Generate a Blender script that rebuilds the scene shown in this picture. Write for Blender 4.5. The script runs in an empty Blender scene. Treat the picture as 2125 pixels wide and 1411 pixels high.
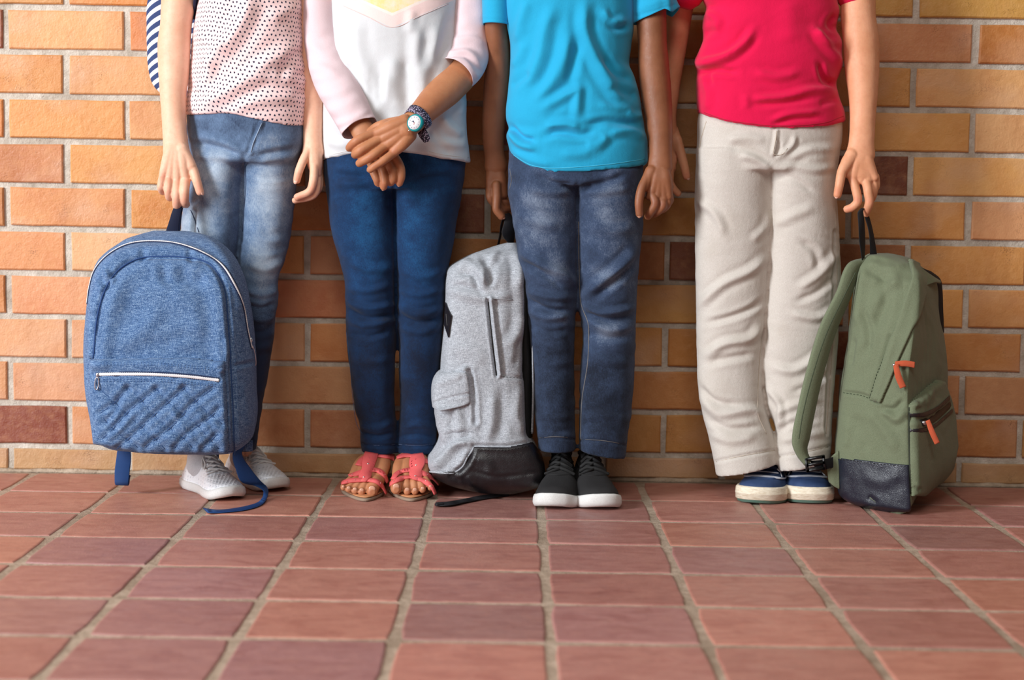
import bpy, math, random
import numpy as np
from mathutils import Matrix, Vector
random.seed(7); RS = np.random.RandomState(11)
scn = bpy.context.scene; COL = scn.collection
# ------------------------------------------------------------------ camera
F = 3448.24; CAM = np.array([0.00815, -3.3257, 0.5822]); PITCH, ROLL, YAW = 1.4806, 0.01503, 0.00158
def _rz(a): c, s = math.cos(a), math.sin(a); return np.array([[c, -s, 0], [s, c, 0], [0, 0, 1.]])
def _rx(a): c, s = math.cos(a), math.sin(a); return np.array([[1., 0, 0], [0, c, -s], [0, s, c]])
M = _rz(YAW) @ _rx(PITCH) @ _rz(ROLL)
cd = bpy.data.cameras.new('camera'); cam = bpy.data.objects.new('camera', cd); COL.objects.link(cam)
mw = np.eye(4); mw[:3, :3] = M; mw[:3, 3] = CAM
cam.matrix_world = Matrix(mw.tolist())
cd.sensor_width = 36; cd.lens = F / 2125 * 36; cd.clip_start = .05
cd.dof.use_dof = True; cd.dof.focus_distance = 3.03; cd.dof.aperture_fstop = 3.2
scn.camera = cam
# ------------------------------------------------------------------ light
vs = scn.view_settings
scn.display_settings.display_device = 'sRGB'
vs.view_transform = 'Standard'; vs.look = 'None'; vs.gamma = 1; vs.use_curve_mapping = False; vs.exposure = -0.27
w = bpy.data.worlds.new('world'); scn.world = w; w.use_nodes = True
bg = w.node_tree.nodes['Background']; bg.inputs[0].default_value = (1.0, .94, .88, 1); bg.inputs[1].default_value = .13
def area(name, loc, tgt, sx, sy, power, col):
    l = bpy.data.lights.new(name, 'AREA'); l.shape = 'RECTANGLE'; l.size = sx; l.size_y = sy; l.energy = power; l.color = col
    o = bpy.data.objects.new(name, l); COL.objects.link(o); o.location = loc
    o.rotation_euler = (Vector(tgt) - Vector(loc)).to_track_quat('-Z', 'Y').to_euler(); return o
area('window_light', (-4.4, -3.8, 2.15), (.1, -.15, .5), 1.2, 3.4, 560, (.93, .97, 1.0))
area('front_fill_light', (-.5, -4.5, 4.0), (.4, -.1, .5), 2.4, 1.6, 120, (1.0, .94, .86))
# ------------------------------------------------------------------ pixel <-> world helpers (photo taken as 2125 x 1411)
def proj(p):
    q = (np.asarray(p, float) - CAM) @ M
    return np.stack([1062.5 + F * q[..., 0] / -q[..., 2], 705.5 - F * q[..., 1] / -q[..., 2]], -1)
def P(px, py, Y):
    d = M @ np.array([(px - 1062.5) / F, -(py - 705.5) / F, -1.])
    return CAM + d * (Y - CAM[1]) / d[1]
def XW(px, Y, z):                       # world x of the point at depth Y, height z whose image column is px
    px = np.asarray(px, float); Y = np.asarray(Y, float); z = np.asarray(z, float)
    a = (px - 1062.5) / F
    n0 = M[0, 0] + a * M[0, 2]; n1 = M[1, 0] + a * M[1, 2]; n2 = M[2, 0] + a * M[2, 2]
    return CAM[0] - (n1 * (Y - CAM[1]) + n2 * (z - CAM[2])) / n0
def zrow(py, Y, px=1062): return P(px, py, Y)[2]
def ppm(Y): return F / (Y - CAM[1])     # pixels per metre at depth Y (near enough)
# ------------------------------------------------------------------ colour and material helpers
def lin(c): return tuple(((v / 255) / 12.92 if v <= 10 else ((v / 255 + .055) / 1.055) ** 2.4) for v in c) + (1,)
class NT:
    def __init__(s, name):
        s.m = bpy.data.materials.new(name); s.m.use_nodes = True; s.t = s.m.node_tree; s.b = s.t.nodes['Principled BSDF']
    def n(s, typ, **kw):
        nd = s.t.nodes.new('ShaderNode' + typ)
        for k, v in kw.items():
            if k.startswith('i_'): 
                key = k[2:]; key = int(key) if key.isdigit() else key.replace('_', ' ')
                s.put(nd.inputs[key], v)
            else: setattr(nd, k, v)
        return nd
    def put(s, sock, v):
        if isinstance(v, bpy.types.NodeSocket): s.t.links.new(v, sock)
        elif isinstance(v, bpy.types.Node): s.t.links.new(v.outputs[0], sock)
        else: sock.default_value = v
    def set(s, **kw):
        for k, v in kw.items(): s.put(s.b.inputs[k.replace('_', ' ')], v)
    def math(s, op, a, b=0., c=0., clamp=False):
        nd = s.n('Math', operation=op, use_clamp=clamp); s.put(nd.inputs[0], a); s.put(nd.inputs[1], b)
        s.put(nd.inputs[2], c); return nd.outputs[0]
    def mix(s, f, a, b, mode='MIX'):
        nd = s.n('Mix', data_type='RGBA', blend_type=mode); s.put(nd.inputs[0], f); s.put(nd.inputs[6], a); s.put(nd.inputs[7], b); return nd.outputs[2]
    def noise(s, scale, detail=3, rough=.55, vec=None, dist=0):
        nd = s.n('TexNoise'); nd.inputs['Scale'].default_value = scale; nd.inputs['Detail'].default_value = detail
        nd.inputs['Roughness'].default_value = rough; nd.inputs['Distortion'].default_value = dist
        if vec is not None: s.put(nd.inputs['Vector'], vec)
        return nd.outputs['Fac']
    def geo(s): return s.n('NewGeometry').outputs['Position']
    def obj(s): return s.n('TexCoord').outputs['Object']
    def map(s, vec, sc=(1, 1, 1), rot=(0, 0, 0), loc=(0, 0, 0)):
        nd = s.n('Mapping'); s.put(nd.inputs[0], vec); nd.inputs[1].default_value = loc; nd.inputs[2].default_value = rot; nd.inputs[3].default_value = sc; return nd.outputs[0]
    def ramp(s, f, stops):
        nd = s.n('ValToRGB'); s.put(nd.inputs[0], f); cr = nd.color_ramp
        while len(cr.elements) < len(stops): cr.elements.new(.5)
        for e, (p, c) in zip(cr.elements, stops): e.position = p; e.color = c if len(c) == 4 else lin(c)
        return nd.outputs[0]
    def lerp(s, f, a, b, lo=0., hi=1.):
        nd = s.n('MapRange'); s.put(nd.inputs[0], f); nd.inputs[1].default_value = lo; nd.inputs[2].default_value = hi
        s.put(nd.inputs[3], a); s.put(nd.inputs[4], b); return nd.outputs[0]
    def bump(s, h, dist=.001, strength=1., normal=None):
        nd = s.n('Bump'); nd.inputs['Strength'].default_value = strength; nd.inputs['Distance'].default_value = dist
        s.put(nd.inputs['Height'], h)
        if normal is not None: s.put(nd.inputs['Normal'], normal)
        return nd.outputs[0]
    def attr(s, name): nd = s.n('Attribute', attribute_name=name); return nd
def plain(name, c, rough=.6, metal=0., bump=0., bs=900, spec=.5, sheen=0.):
    t = NT(name); t.set(Roughness=rough, Metallic=metal)
    t.b.inputs['Specular IOR Level'].default_value = spec; t.b.inputs['Sheen Weight'].default_value = sheen
    base = lin(c); dk = tuple(v * .78 for v in base[:3]) + (1,)
    t.set(Base_Color=t.mix(t.lerp(t.noise(60, 3), .0, 1., .3, .7), base, dk) if not metal else base)
    if bump: t.set(Normal=t.bump(t.noise(bs, 2), bump))
    return t.m
# ------------------------------------------------------------------ mesh helpers
def mk(name, v, f, mat=None, parent=None, smooth=True, attrs=None):
    me = bpy.data.meshes.new(name); v = np.asarray(v, float)
    me.from_pydata(v.tolist() if len(v) < 2 else v, [], f if isinstance(f, list) else f.tolist())
    me.update()
    if smooth: me.shade_smooth()
    o = bpy.data.objects.new(name, me); COL.objects.link(o)
    if mat: me.materials.append(mat)
    if parent: o.parent = parent
    if attrs:
        for k, a in attrs.items():
            a = np.asarray(a, np.float32)
            if a.ndim == 1: at = me.attributes.new(k, 'FLOAT', 'POINT'); at.data.foreach_set('value', a)
            else: at = me.attributes.new(k, 'FLOAT_VECTOR', 'POINT'); at.data.foreach_set('vector', a.ravel())
    return o
def empty(name, loc, label, cat, group=None):
    o = bpy.data.objects.new(name, None); COL.objects.link(o); o.empty_display_size = .05; o.location = loc
    o['label'] = label; o['category'] = cat
    if group: o['group'] = group
    return o
def keep(o, root):                       # parent a world-space mesh under a located empty
    o.parent = root; o.matrix_parent_inverse = Matrix.Translation(root.location).inverted(); return o
def part(name, v, f, mat, root, **kw): return keep(mk(name, v, f, mat, **kw), root)
def grid_faces(nr, nc, closed=True, caps=True):
    f = []
    for i in range(nr - 1):
        for j in range(nc if closed else nc - 1):
            k = (j + 1) % nc; f.append((i * nc + j, i * nc + k, (i + 1) * nc + k, (i + 1) * nc + j))
    if caps and closed: f.append(tuple(range(nc))[::-1]); f.append(tuple((nr - 1) * nc + j for j in range(nc)))
    return f
def crom(t, xs, ys):                     # monotone-ish cubic through knots
    xs = np.asarray(xs, float); ys = np.asarray(ys, float); t = np.asarray(t, float)
    sh = ys.shape[1:]; ys = ys.reshape(len(xs), -1)
    d = np.diff(ys, axis=0) / np.diff(xs)[:, None]
    m = np.vstack([d[:1], (d[1:] + d[:-1]) / 2, d[-1:]])
    sgn = (d[1:] * d[:-1]) <= 0; m[1:-1][sgn] = 0
    i = np.clip(np.searchsorted(xs, t) - 1, 0, len(xs) - 2); h = (xs[i + 1] - xs[i]); u = (t - xs[i]) / h
    h = h[:, None]; u = u[:, None]
    r = (2*u**3-3*u**2+1)*ys[i] + (u**3-2*u**2+u)*h*m[i] + (-2*u**3+3*u**2)*ys[i+1] + (u**3-u**2)*h*m[i+1]
    return r.reshape((len(t),) + sh)
def rows_loft(rows, Yr, nr=60, nc=48, pw=2.3):
    """rows: (py, xl, xr, Yc, halfdepth[, skew]) -> closed tube with level sections whose outline meets the given columns"""
    R = np.array([(r + (0,))[:6] for r in rows], float)
    py = np.linspace(R[0, 0], R[-1, 0], nr); A = crom(py, R[:, 0], R[:, 1:])
    th = np.arange(nc) / nc * 2 * np.pi; c, s = np.cos(th), np.sin(th)
    cx = np.sign(c) * abs(c) ** (2 / pw); sy = np.sign(s) * abs(s) ** (2 / pw); V = []
    for y, (xl, xr, Yc, hd, sk) in zip(py, A):
        z = zrow(y, Yr, (xl + xr) / 2); Y = Yc + hd * sy + sk * cx
        px = (xl + xr) / 2 + (xr - xl) / 2 * cx
        V.append(np.stack([XW(px, Y, z), Y, np.full(nc, z)], 1))
    V = np.concatenate(V); return V, orient(V, grid_faces(nr, nc))
def chaikin(p, it=3):
    for _ in range(it):
        q = np.roll(p, -1, 0); p = np.stack([.75 * p + .25 * q, .25 * p + .75 * q], 1).reshape(-1, p.shape[1])
    return p
def ctrl_loft(rows, Yr, nr=70, it=3):
    """rows: (py, [(px, Y), ...]) equal counts -> rounded polygon sections"""
    ys = [r[0] for r in rows]; A = crom(np.linspace(ys[0], ys[-1], nr), ys, np.array([r[1] for r in rows], float))
    V = []
    for y, c in zip(np.linspace(ys[0], ys[-1], nr), A):
        q = chaikin(c, it); z = zrow(y, Yr, q[:, 0].mean())
        V.append(np.stack([XW(q[:, 0], q[:, 1], z), q[:, 1], np.full(len(q), z)], 1))
    nc = len(V[0]); V = np.concatenate(V); return V, orient(V, grid_faces(nr, nc))
def orient(V, f):                        # outward winding by signed volume
    vol = 0.
    for a in f[:: max(1, len(f) // 600)]:
        p = V[list(a[:3])]; vol += np.dot(p[0] - V.mean(0), np.cross(p[1] - p[0], p[2] - p[0]))
    return f if vol > 0 else [tuple(a[::-1]) for a in f]
def tube(pts, rad, flat=None, nc=20, n=None, ref=(0, 1, 0), cap=True):
    """swept tube with rounded ends; rad half-width across the view, flat half-depth (same length) or None"""
    pts = np.asarray(pts, float); rad = np.asarray(rad, float) * np.ones(len(pts)); fl = rad if flat is None else np.asarray(flat, float) * np.ones(len(pts))
    L = np.r_[0, np.cumsum(np.linalg.norm(np.diff(pts, axis=0), axis=1))]
    n = n or max(6, int(L[-1] / .0035)); t = np.linspace(0, L[-1], n)
    p = crom(t, L, pts); r = crom(t, L, rad); g = crom(t, L, fl)
    T = np.gradient(p, axis=0); T /= np.linalg.norm(T, axis=1)[:, None]
    ref = np.array(ref, float); V = []
    th = np.arange(nc) / nc * 2 * np.pi; c, s = np.cos(th), np.sin(th)
    S0 = np.cross(T[0], ref); 
    if np.linalg.norm(S0) < .2: S0 = np.cross(T[0], [1, 0, 0])
    rings = []
    S = S0 / np.linalg.norm(S0)
    for i in range(n):
        S = S - T[i] * S.dot(T[i]); S /= np.linalg.norm(S); N = np.cross(S, T[i])
        rings.append((p[i], S.copy(), N, r[i], g[i], T[i]))
    out = []
    if cap:
        a = rings[0]
        for k in (.15, .45, .75, .94): q = math.sqrt(1 - (1 - k) ** 2); out.append((a[0] - a[5] * a[3] * (1 - k), a[1], a[2], a[3] * q, a[4] * q))
    out += [x[:5] for x in rings]
    if cap:
        a = rings[-1]
        for k in (.94, .75, .45, .15): q = math.sqrt(1 - (1 - k) ** 2); out.append((a[0] + a[5] * a[3] * (1 - k), a[1], a[2], a[3] * q, a[4] * q))
    for o_, S_, N_, r_, g_ in out: V.append(o_ + np.outer(c * r_, S_) + np.outer(s * g_, N_))
    V = np.concatenate(V); return V, orient(V, grid_faces(len(out), nc))
def ell(c, r, rot=None, nu=20, nv=12):
    V = []
    for i in range(1, nv):
        a = math.pi * i / nv
        for j in range(nu): b = 2 * math.pi * j / nu; V.append((math.sin(a) * math.cos(b), math.sin(a) * math.sin(b), math.cos(a)))
    V = np.array(V) * np.array(r)
    if rot is not None: V = V @ np.array(rot).T
    V = V + np.array(c); return V, orient(V, grid_faces(nv - 1, nu))
def box(c, h, rot=None):
    V = np.array([(x, y, z) for x in (-1, 1) for y in (-1, 1) for z in (-1, 1)], float) * np.array(h)
    if rot is not None: V = V @ np.array(rot).T
    V = V + np.array(c); return V, [(0, 1, 3, 2), (4, 6, 7, 5), (0, 4, 5, 1), (2, 3, 7, 6), (0, 2, 6, 4), (1, 5, 7, 3)]
def join(*ms):
    V, Fc, k = [], [], 0
    for v, f in ms:
        V.append(np.asarray(v, float)); Fc += [tuple(i + k for i in a) for a in f]; k += len(v)
    return np.concatenate(V), Fc
def mesh_np(me):
    n = len(me.vertices); v = np.empty(n * 3); me.vertices.foreach_get('co', v)
    fs = [tuple(p.vertices) for p in me.polygons]; return v.reshape(-1, 3), fs
def edges_of(fs):
    a = np.array([f for f in fs if len(f) == 4]).reshape(-1, 4); b = np.array([f for f in fs if len(f) == 3]).reshape(-1, 3)
    e = []
    if len(a): e += [a[:, [0, 1]], a[:, [1, 2]], a[:, [2, 3]], a[:, [3, 0]]]
    if len(b): e += [b[:, [0, 1]], b[:, [1, 2]], b[:, [2, 0]]]
    return np.concatenate(e)
def smooth_np(v, fs, it=6, k=.5, mask=None, taubin=False):
    e = edges_of(fs); e = np.concatenate([e, e[:, ::-1]]); n = len(v)
    deg = np.bincount(e[:, 0], minlength=n).astype(float)[:, None]; deg[deg == 0] = 1
    for q in range(it):
        s = np.stack([np.bincount(e[:, 0], weights=v[e[:, 1], c], minlength=n) for c in range(3)], 1) / deg
        kk = k if mask is None else k * mask[:, None]
        if taubin and q % 2: kk = -kk * 1.05
        v = v + (s - v) * kk
    return v
def normals_np(v, fs):
    n = np.zeros_like(v)
    for L in (3, 4):
        a = np.array([f for f in fs if len(f) == L])
        if not len(a): continue
        fn = np.cross(v[a[:, 1]] - v[a[:, 0]], v[a[:, 2]] - v[a[:, 0]]) if L == 3 else np.cross(v[a[:, 2]] - v[a[:, 0]], v[a[:, 3]] - v[a[:, 1]])
        for j in range(L):
            for c in range(3): n[:, c] += np.bincount(a[:, j], weights=fn[:, c], minlength=len(v))
    return n / (np.linalg.norm(n, axis=1)[:, None] + 1e-12)
def remesh(m, vox, it=6, k=.5, taubin=False):
    """one continuous skin over overlapping closed pieces"""
    o = mk('tmp', m[0], m[1]); md = o.modifiers.new('r', 'REMESH'); md.mode = 'VOXEL'; md.voxel_size = vox
    dg = bpy.context.evaluated_depsgraph_get(); me = bpy.data.meshes.new_from_object(o.evaluated_get(dg))
    v, fs = mesh_np(me); d = o.data; bpy.data.objects.remove(o); bpy.data.meshes.remove(d); bpy.data.meshes.remove(me)
    return smooth_np(v, fs, it * (2 if taubin else 1), k, taubin=taubin), fs
def folds(v, fs, L, front=True, n=None):
    """raise ridges (+) or press creases (-) along image polylines: (pts, amp_mm, width_px[, taper])"""
    n = normals_np(v, fs) if n is None else n
    uv = proj(v); view = CAM - v; view /= np.linalg.norm(view, axis=1)[:, None]
    wgt = np.clip((n * view).sum(1) * 2.2, 0, 1) if front else np.ones(len(v)); d = np.zeros(len(v))
    for pts, amp, wd, *tp in L:
        pts = np.array(pts, float)
        if len(pts) > 2:
            s = np.r_[0, np.cumsum(np.linalg.norm(np.diff(pts, axis=0), axis=1))]; pts = crom(np.linspace(0, s[-1], 4 * len(pts)), s, pts)
        mg = 3 * abs(wd); m = (uv[:, 0] > pts[:, 0].min() - mg) & (uv[:, 0] < pts[:, 0].max() + mg) & (uv[:, 1] > pts[:, 1].min() - mg) & (uv[:, 1] < pts[:, 1].max() + mg)
        q = uv[m]
        if not len(q): continue
        best = np.full(len(q), 1e9); tt = np.zeros(len(q)); S = np.r_[0, np.cumsum(np.linalg.norm(np.diff(pts, axis=0), axis=1))]; S /= S[-1]
        for i in range(len(pts) - 1):
            a, b = pts[i], pts[i + 1]; ab = b - a; u = np.clip(((q - a) @ ab) / (ab @ ab + 1e-9), 0, 1)
            dd = np.linalg.norm(q - a - u[:, None] * ab, axis=1); w_ = dd < best
            best[w_] = dd[w_]; tt[w_] = S[i] + u[w_] * (S[i + 1] - S[i])
        tpr = np.clip(np.minimum(tt, 1 - tt) * 5 + .15, 0, 1) if not tp or tp[0] else 1.
        x = best / wd; d[m] += amp * .001 * tpr * (np.exp(-x * x) - (.25 * np.exp(-((x - 2.0) / .8) ** 2)))
    return v + n * (d * wgt)[:, None]
def wrinkle(v, fs, amp, freq=(18, 18, 30), seed=1, octv=3, mask=None):
    n = normals_np(v, fs); r = np.random.RandomState(seed); d = np.zeros(len(v))
    for o_ in range(octv):
        w1 = sum(np.sin(v @ (r.randn(3) * np.array(freq) * 1.1 * 2 ** o_) + r.rand() * 6.3) for _ in range(3))
        q = v * np.array(freq) * 2 ** o_ + w1[:, None] * .5
        s = sum(np.sin(q @ r.randn(3) * 1.6 + r.rand() * 6.3) for _ in range(3)) / 3
        d += s / 1.8 ** o_
    if mask is not None: d = d * mask
    return v + n * (d * amp * .001)[:, None]
def blob(v, L):                          # soft patches in image space: (px, py, rx, ry, value)
    uv = proj(v); a = np.zeros(len(v))
    for x, y, rx, ry, val in L: a += val * np.exp(-((uv[:, 0] - x) / rx) ** 2 - ((uv[:, 1] - y) / ry) ** 2)
    return a
# ================================================================== wall
X0, Z0, HC, BL = -0.04881, 0.05175, 0.08757, 0.24
def brick_material():
    t = NT('glazed_face_brick'); oi = t.n('ObjectInfo'); g = t.geo()
    off = t.n('VectorMath', operation='ADD'); t.put(off.inputs[0], t.obj()); 
    rv = t.n('VectorMath', operation='SCALE'); t.put(rv.inputs[0], (3.1, 1.7, 5.3)); t.put(rv.inputs['Scale'], t.math('MULTIPLY', oi.outputs['Random'], 9.)); t.put(off.inputs[1], rv.outputs[0])
    v = off.outputs[0]
    big = t.noise(9, 3, .5, v); mid = t.noise(60, 4, .6, v); col = oi.outputs['Color']
    c = t.mix(t.lerp(big, 0., .6, .45, .75), col, t.mix(1., col, lin((226, 190, 160)), 'MULTIPLY'))
    c = t.mix(t.lerp(t.noise(7, 2, .5, t.map(v, (1, 1, 1.6), loc=(3, 1, 2))), 0., .45, .52, .75), c, lin((216, 178, 152)))
    c = t.mix(t.lerp(mid, 0., .5, .45, .8), c, t.mix(.4, col, lin((235, 180, 125))))
    edge = t.noise(14, 2, .5, t.map(v, (1, 1, .2)))
    c = t.mix(t.lerp(edge, 0., .45, .55, .8), c, t.mix(.6, c, lin((136, 74, 34))))
    vo = t.n('TexVoronoi', feature='F1'); vo.inputs['Scale'].default_value = 420; t.put(vo.inputs['Vector'], v)
    pit = t.math('LESS_THAN', vo.outputs['Distance'], t.lerp(t.noise(25, 2, .5, v), 0., .34, .5, .75))
    c = t.mix(t.math('MULTIPLY', pit, .55), c, lin((90, 50, 28)))
    t.set(Base_Color=c, Roughness=t.lerp(mid, .38, .6, .3, .7)); t.b.inputs['Specular IOR Level'].default_value = .5
    h = t.math('ADD', t.math('MULTIPLY', t.noise(330, 3, .6, v), .5), t.math('MULTIPLY', pit, -.6))
    h = t.math('ADD', h, t.math('MULTIPLY', t.noise(70, 3, .6, v), 1.1))
    t.set(Normal=t.bump(h, .0016, .9)); return t.m
def mortar_material(name, c1, c2):
    t = NT(name); g = t.geo(); n1 = t.noise(40, 5, .65, g)
    c = t.mix(t.lerp(n1, 0., 1., .35, .65), lin(c1), lin(c2))
    c = t.mix(t.lerp(t.noise(7, 3, .6, g), 0., .5, .5, .7), c, lin((120, 98, 76)))
    t.set(Base_Color=c, Roughness=.92, Normal=t.bump(t.math('ADD', t.noise(420, 3, .7, g), t.math('MULTIPLY', t.noise(90, 3, .6, g), 2.)), .002, .9)); return t.m
M_BRICK = brick_material(); M_MORTAR = mortar_material('grey_mortar', (216, 208, 196), (186, 176, 162)); M_GROUT = mortar_material('floor_grout', (196, 176, 156), (164, 144, 124))
def brick_mesh(L, H, D, seed, bv=.0022, jit=.0008, name='brick'):
    r = random.Random(seed); b = bv; V = []; hx, hz = L / 2, H / 2
    rim = []                                   # front rim with slightly uneven edges
    nx, nz = 5, 2
    for i in range(nx): rim.append((-hx + L * i / nx, -hz))
    for i in range(nz): rim.append((hx, -hz + H * i / nz))
    for i in range(nx): rim.append((hx - L * i / nx, hz))
    for i in range(nz): rim.append((-hx, hz - H * i / nz))
    n = len(rim); js = [(r.uniform(-jit, jit), r.uniform(-jit, jit)) for _ in rim]
    for k in range(3):
        for (x, z), (a, c) in zip(rim, js):
            s = (1 - b / hx * 1.2) if k == 2 else 1; q = (1 - b / hz * 1.2) if k == 2 else 1
            V.append(((x + a) * s, [D, b, 0][k], (z + c) * q))
    f = []
    for k in range(2):
        for j in range(n): m = (j + 1) % n; f.append((k * n + j, k * n + m, (k + 1) * n + m, (k + 1) * n + j))
    f.append(tuple(2 * n + j for j in range(n)))
    me = bpy.data.meshes.new(name); me.from_pydata(V, [], f); me.update(); me.materials.append(M_BRICK)
    return me, V, f
wall = mk('wall_back', *join(box((0, .115, 1.25), (2.6, .1, 1.25))), M_MORTAR, smooth=False); wall['kind'] = 'structure'
JT = .0125; RECESS = .0055                    # wall box front face sits at y=+.015; brick faces at y=0 -> raise mortar
wall.location.y = -.015 + RECESS
def soft(c, k, g): return lin(tuple(a * (1 - k) + b * k for a, b in zip(c, g)))
BL_M = [brick_mesh(BL - JT, HC - JT + .0005, .03, i) for i in range(7)]
HB = [brick_mesh(BL - JT, .0405, .03, 90 + i) for i in range(3)]
BC = {  # (course, index) -> brick colour as seen, shade between the children painted in
 (11,-1):(196,138,78),(11,0):(208,128,58),(11,1):(208,128,58),(10,-1):(120,58,44),(10,0):(224,160,106),(10,1):(200,112,60),(9,-1):(206,136,74),(9,0):(212,150,98),(8,-1):(205,125,62),(8,0):(214,145,82),(8,1):(212,150,100),
 (7,-1):(190,120,78),(7,0):(216,150,84),(6,-1):(176,112,62),(6,0):(212,142,92),(6,1):(212,142,74),(5,-1):(212,138,90),(5,0):(224,172,126),(5,1):(214,146,84),(5,2):(205,142,105),(4,-1):(188,118,66),(4,0):(222,152,112),(4,1):(205,140,105),(4,2):(206,128,92),
 (3,-1):(214,154,114),(3,0):(216,158,120),(3,1):(205,152,112),(3,2):(212,138,82),(2,-1):(198,138,96),(2,0):(210,150,116),(2,1):(200,146,106),(2,2):(196,142,100),(1,-1):(112,46,36),(1,0):(202,134,90),(1,1):(190,126,84),(1,2):(172,110,76),
 (8,4):(112,56,50),(7,3):(170,105,55),(6,4):(170,105,55),(5,5):(105,52,36),(5,4):(160,96,48),(6,5):(196,140,66),(4,5):(206,150,76),(3,5):(188,120,52),(3,4):(200,140,70),(2,5):(186,120,62),(1,5):(186,128,62),(1,4):(186,128,62),(7,5):(150,100,44),(8,5):(150,100,50),(9,5):(170,120,56),(10,5):(170,120,56),(11,5):(176,130,62),
 (11,7):(196,146,66),(11,8):(178,104,40),(11,6):(196,146,66),(10,7):(200,134,92),(10,8):(180,108,46),(9,6):(186,128,60),(9,7):(220,164,106),(8,7):(220,160,86),(8,8):(222,170,118),(7,6):(92,38,24),(7,7):(226,170,100),(6,7):(212,146,78),(6,8):(220,158,112),
 (5,6):(158,96,58),(5,7):(204,140,74),(4,7):(214,148,76),(4,8):(208,146,86),(3,7):(202,136,74),(3,8):(220,160,100),(2,7):(198,136,92),(2,8):(196,140,98),(1,7):(172,110,58),(1,8):(190,140,84)}
PALR = [(206,140,80),(214,150,96),(196,124,66),(200,120,60),(186,116,70),(212,152,106),(178,110,64),(190,132,88),(120,60,42)]
far = []
for n in range(0, 28):
    odd = n % 2
    for i in range(-11, 18):
        xc = X0 + (i - 4 + .5 + (.5 if odd else 0)) * BL
        if abs(xc) > 2.55: continue
        small = n == 0; zc = Z0 + (n - .5) * HC if not small else Z0 - JT / 2 - .0405 / 2
        rr = random.Random(n * 100 + i)
        me, V, f = (HB[rr.randrange(3)] if small else BL_M[rr.randrange(7)])
        c = BC.get((n, i)) or (PALR[rr.randrange(9)] if not small else (178, 138, 98))
        loc = (xc + rr.uniform(-.0014, .0014), rr.uniform(-.0012, .0012), zc + rr.uniform(-.001, .001))
        if n <= 12 and abs(xc) < 1.42:
            o = bpy.data.objects.new('brick', me); COL.objects.link(o); o.parent = wall
            o.matrix_parent_inverse = Matrix.Translation(wall.location).inverted()
            o.location = loc; o.rotation_euler = (0, rr.uniform(-.003, .003), rr.uniform(-.003, .003)); o.color = soft(c, .22, (216, 168, 120))
            if rr.random() < .3: o.scale = (rr.uniform(.985, 1.004), 1, rr.uniform(.985, 1.005))
        else: far.append((np.array(V) + np.array(loc), f))
fv, ff = join(*far); fo = mk('brick', fv, ff, M_BRICK, wall, smooth=False); fo.color = soft((204, 138, 82), .22, (216, 168, 120)); fo['kind'] = 'stuff'; fo['label'] = 'brickwork running on beyond the part in view'
fo.matrix_parent_inverse = Matrix.Translation(wall.location).inverted()
# ================================================================== floor
TX, TY, TS, TSY = 0.06064, 0.01573, 0.20286, 0.20097
def tile_material():
    t = NT('terracotta_floor_tile'); oi = t.n('ObjectInfo'); 
    off = t.n('VectorMath', operation='ADD'); t.put(off.inputs[0], t.obj()); rv = t.n('VectorMath', operation='SCALE'); t.put(rv.inputs[0], (7.1, 3.7, 5.3)); t.put(rv.inputs['Scale'], t.math('MULTIPLY', oi.outputs['Random'], 9.)); t.put(off.inputs[1], rv.outputs[0]); v = off.outputs[0]
    col = oi.outputs['Color']; st = t.noise(12, 5, .6, t.map(v, (1, 2.6, 1), rot=(0, 0, .12)), 1.2)
    c = t.mix(t.lerp(st, 0., .55, .42, .72), col, t.mix(1., col, lin((196, 150, 150)), 'MULTIPLY'))
    c = t.mix(t.lerp(t.noise(30, 5, .65, v), 0., .4, .5, .8), c, t.mix(.5, col, lin((206, 150, 124))))
    sp = t.noise(500, 2, .7, v); c = t.mix(t.lerp(sp, 0., .35, .6, .75), c, lin((214, 180, 160)))
    t.set(Base_Color=c, Roughness=t.lerp(t.noise(40, 4, .6, v), .30, .5, .3, .7)); t.b.inputs['Specular IOR Level'].default_value = .55
    t.set(Normal=t.bump(t.math('ADD', t.noise(600, 3, .7, v), t.math('MULTIPLY', t.noise(45, 3, .6, v), 1.6)), .0009, .8)); return t.m
M_TILE = tile_material()
floor = mk('floor', *box((0, -2.4, -.05), (2.7, 2.5, .0478)), M_GROUT, smooth=False); floor['kind'] = 'structure'   # grout 4 mm below tile faces
def tile_mesh(seed):
    r = random.Random(seed); L = TS - .0125; H = TSY - .0135; V = []; rim = []; n4 = 4
    for i in range(n4): rim.append((-.5 + i / n4, -.5))
    for i in range(n4): rim.append((.5, -.5 + i / n4))
    for i in range(n4): rim.append((.5 - i / n4, .5))
    for i in range(n4): rim.append((-.5, .5 - i / n4))
    n = len(rim); js = [(r.uniform(-.0013, .0013), r.uniform(-.0013, .0013)) for _ in rim]
    for k, (z, ins) in enumerate([(-.02, 0), (-.0028, 0), (-.0008, .0012), (0, .0035)]):
        for idx, ((x, y), (a, b)) in enumerate(zip(rim, js)):
            cr = .0022 if idx % n4 == 0 else 0
            sx = 1 - 2 * (ins + cr) / L; sy = 1 - 2 * (ins + cr) / H
            V.append(((x * L + a) * sx, (y * H + b) * sy, z))
    f = []
    for k in range(3):
        for j in range(n): m = (j + 1) % n; f.append((k * n + j, k * n + m, (k + 1) * n + m, (k + 1) * n + j))
    f.append(tuple(3 * n + j for j in range(n)))
    me = bpy.data.meshes.new('floor_tile'); me.from_pydata(V, [], f); me.update(); me.materials.append(M_TILE)
    return me, V, f
TM = [tile_mesh(i) for i in range(6)]
PALT = [(176,96,78),(168,92,80),(184,104,84),(160,88,80),(150,84,82),(178,100,86),(188,104,78),(158,82,70)]
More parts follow.
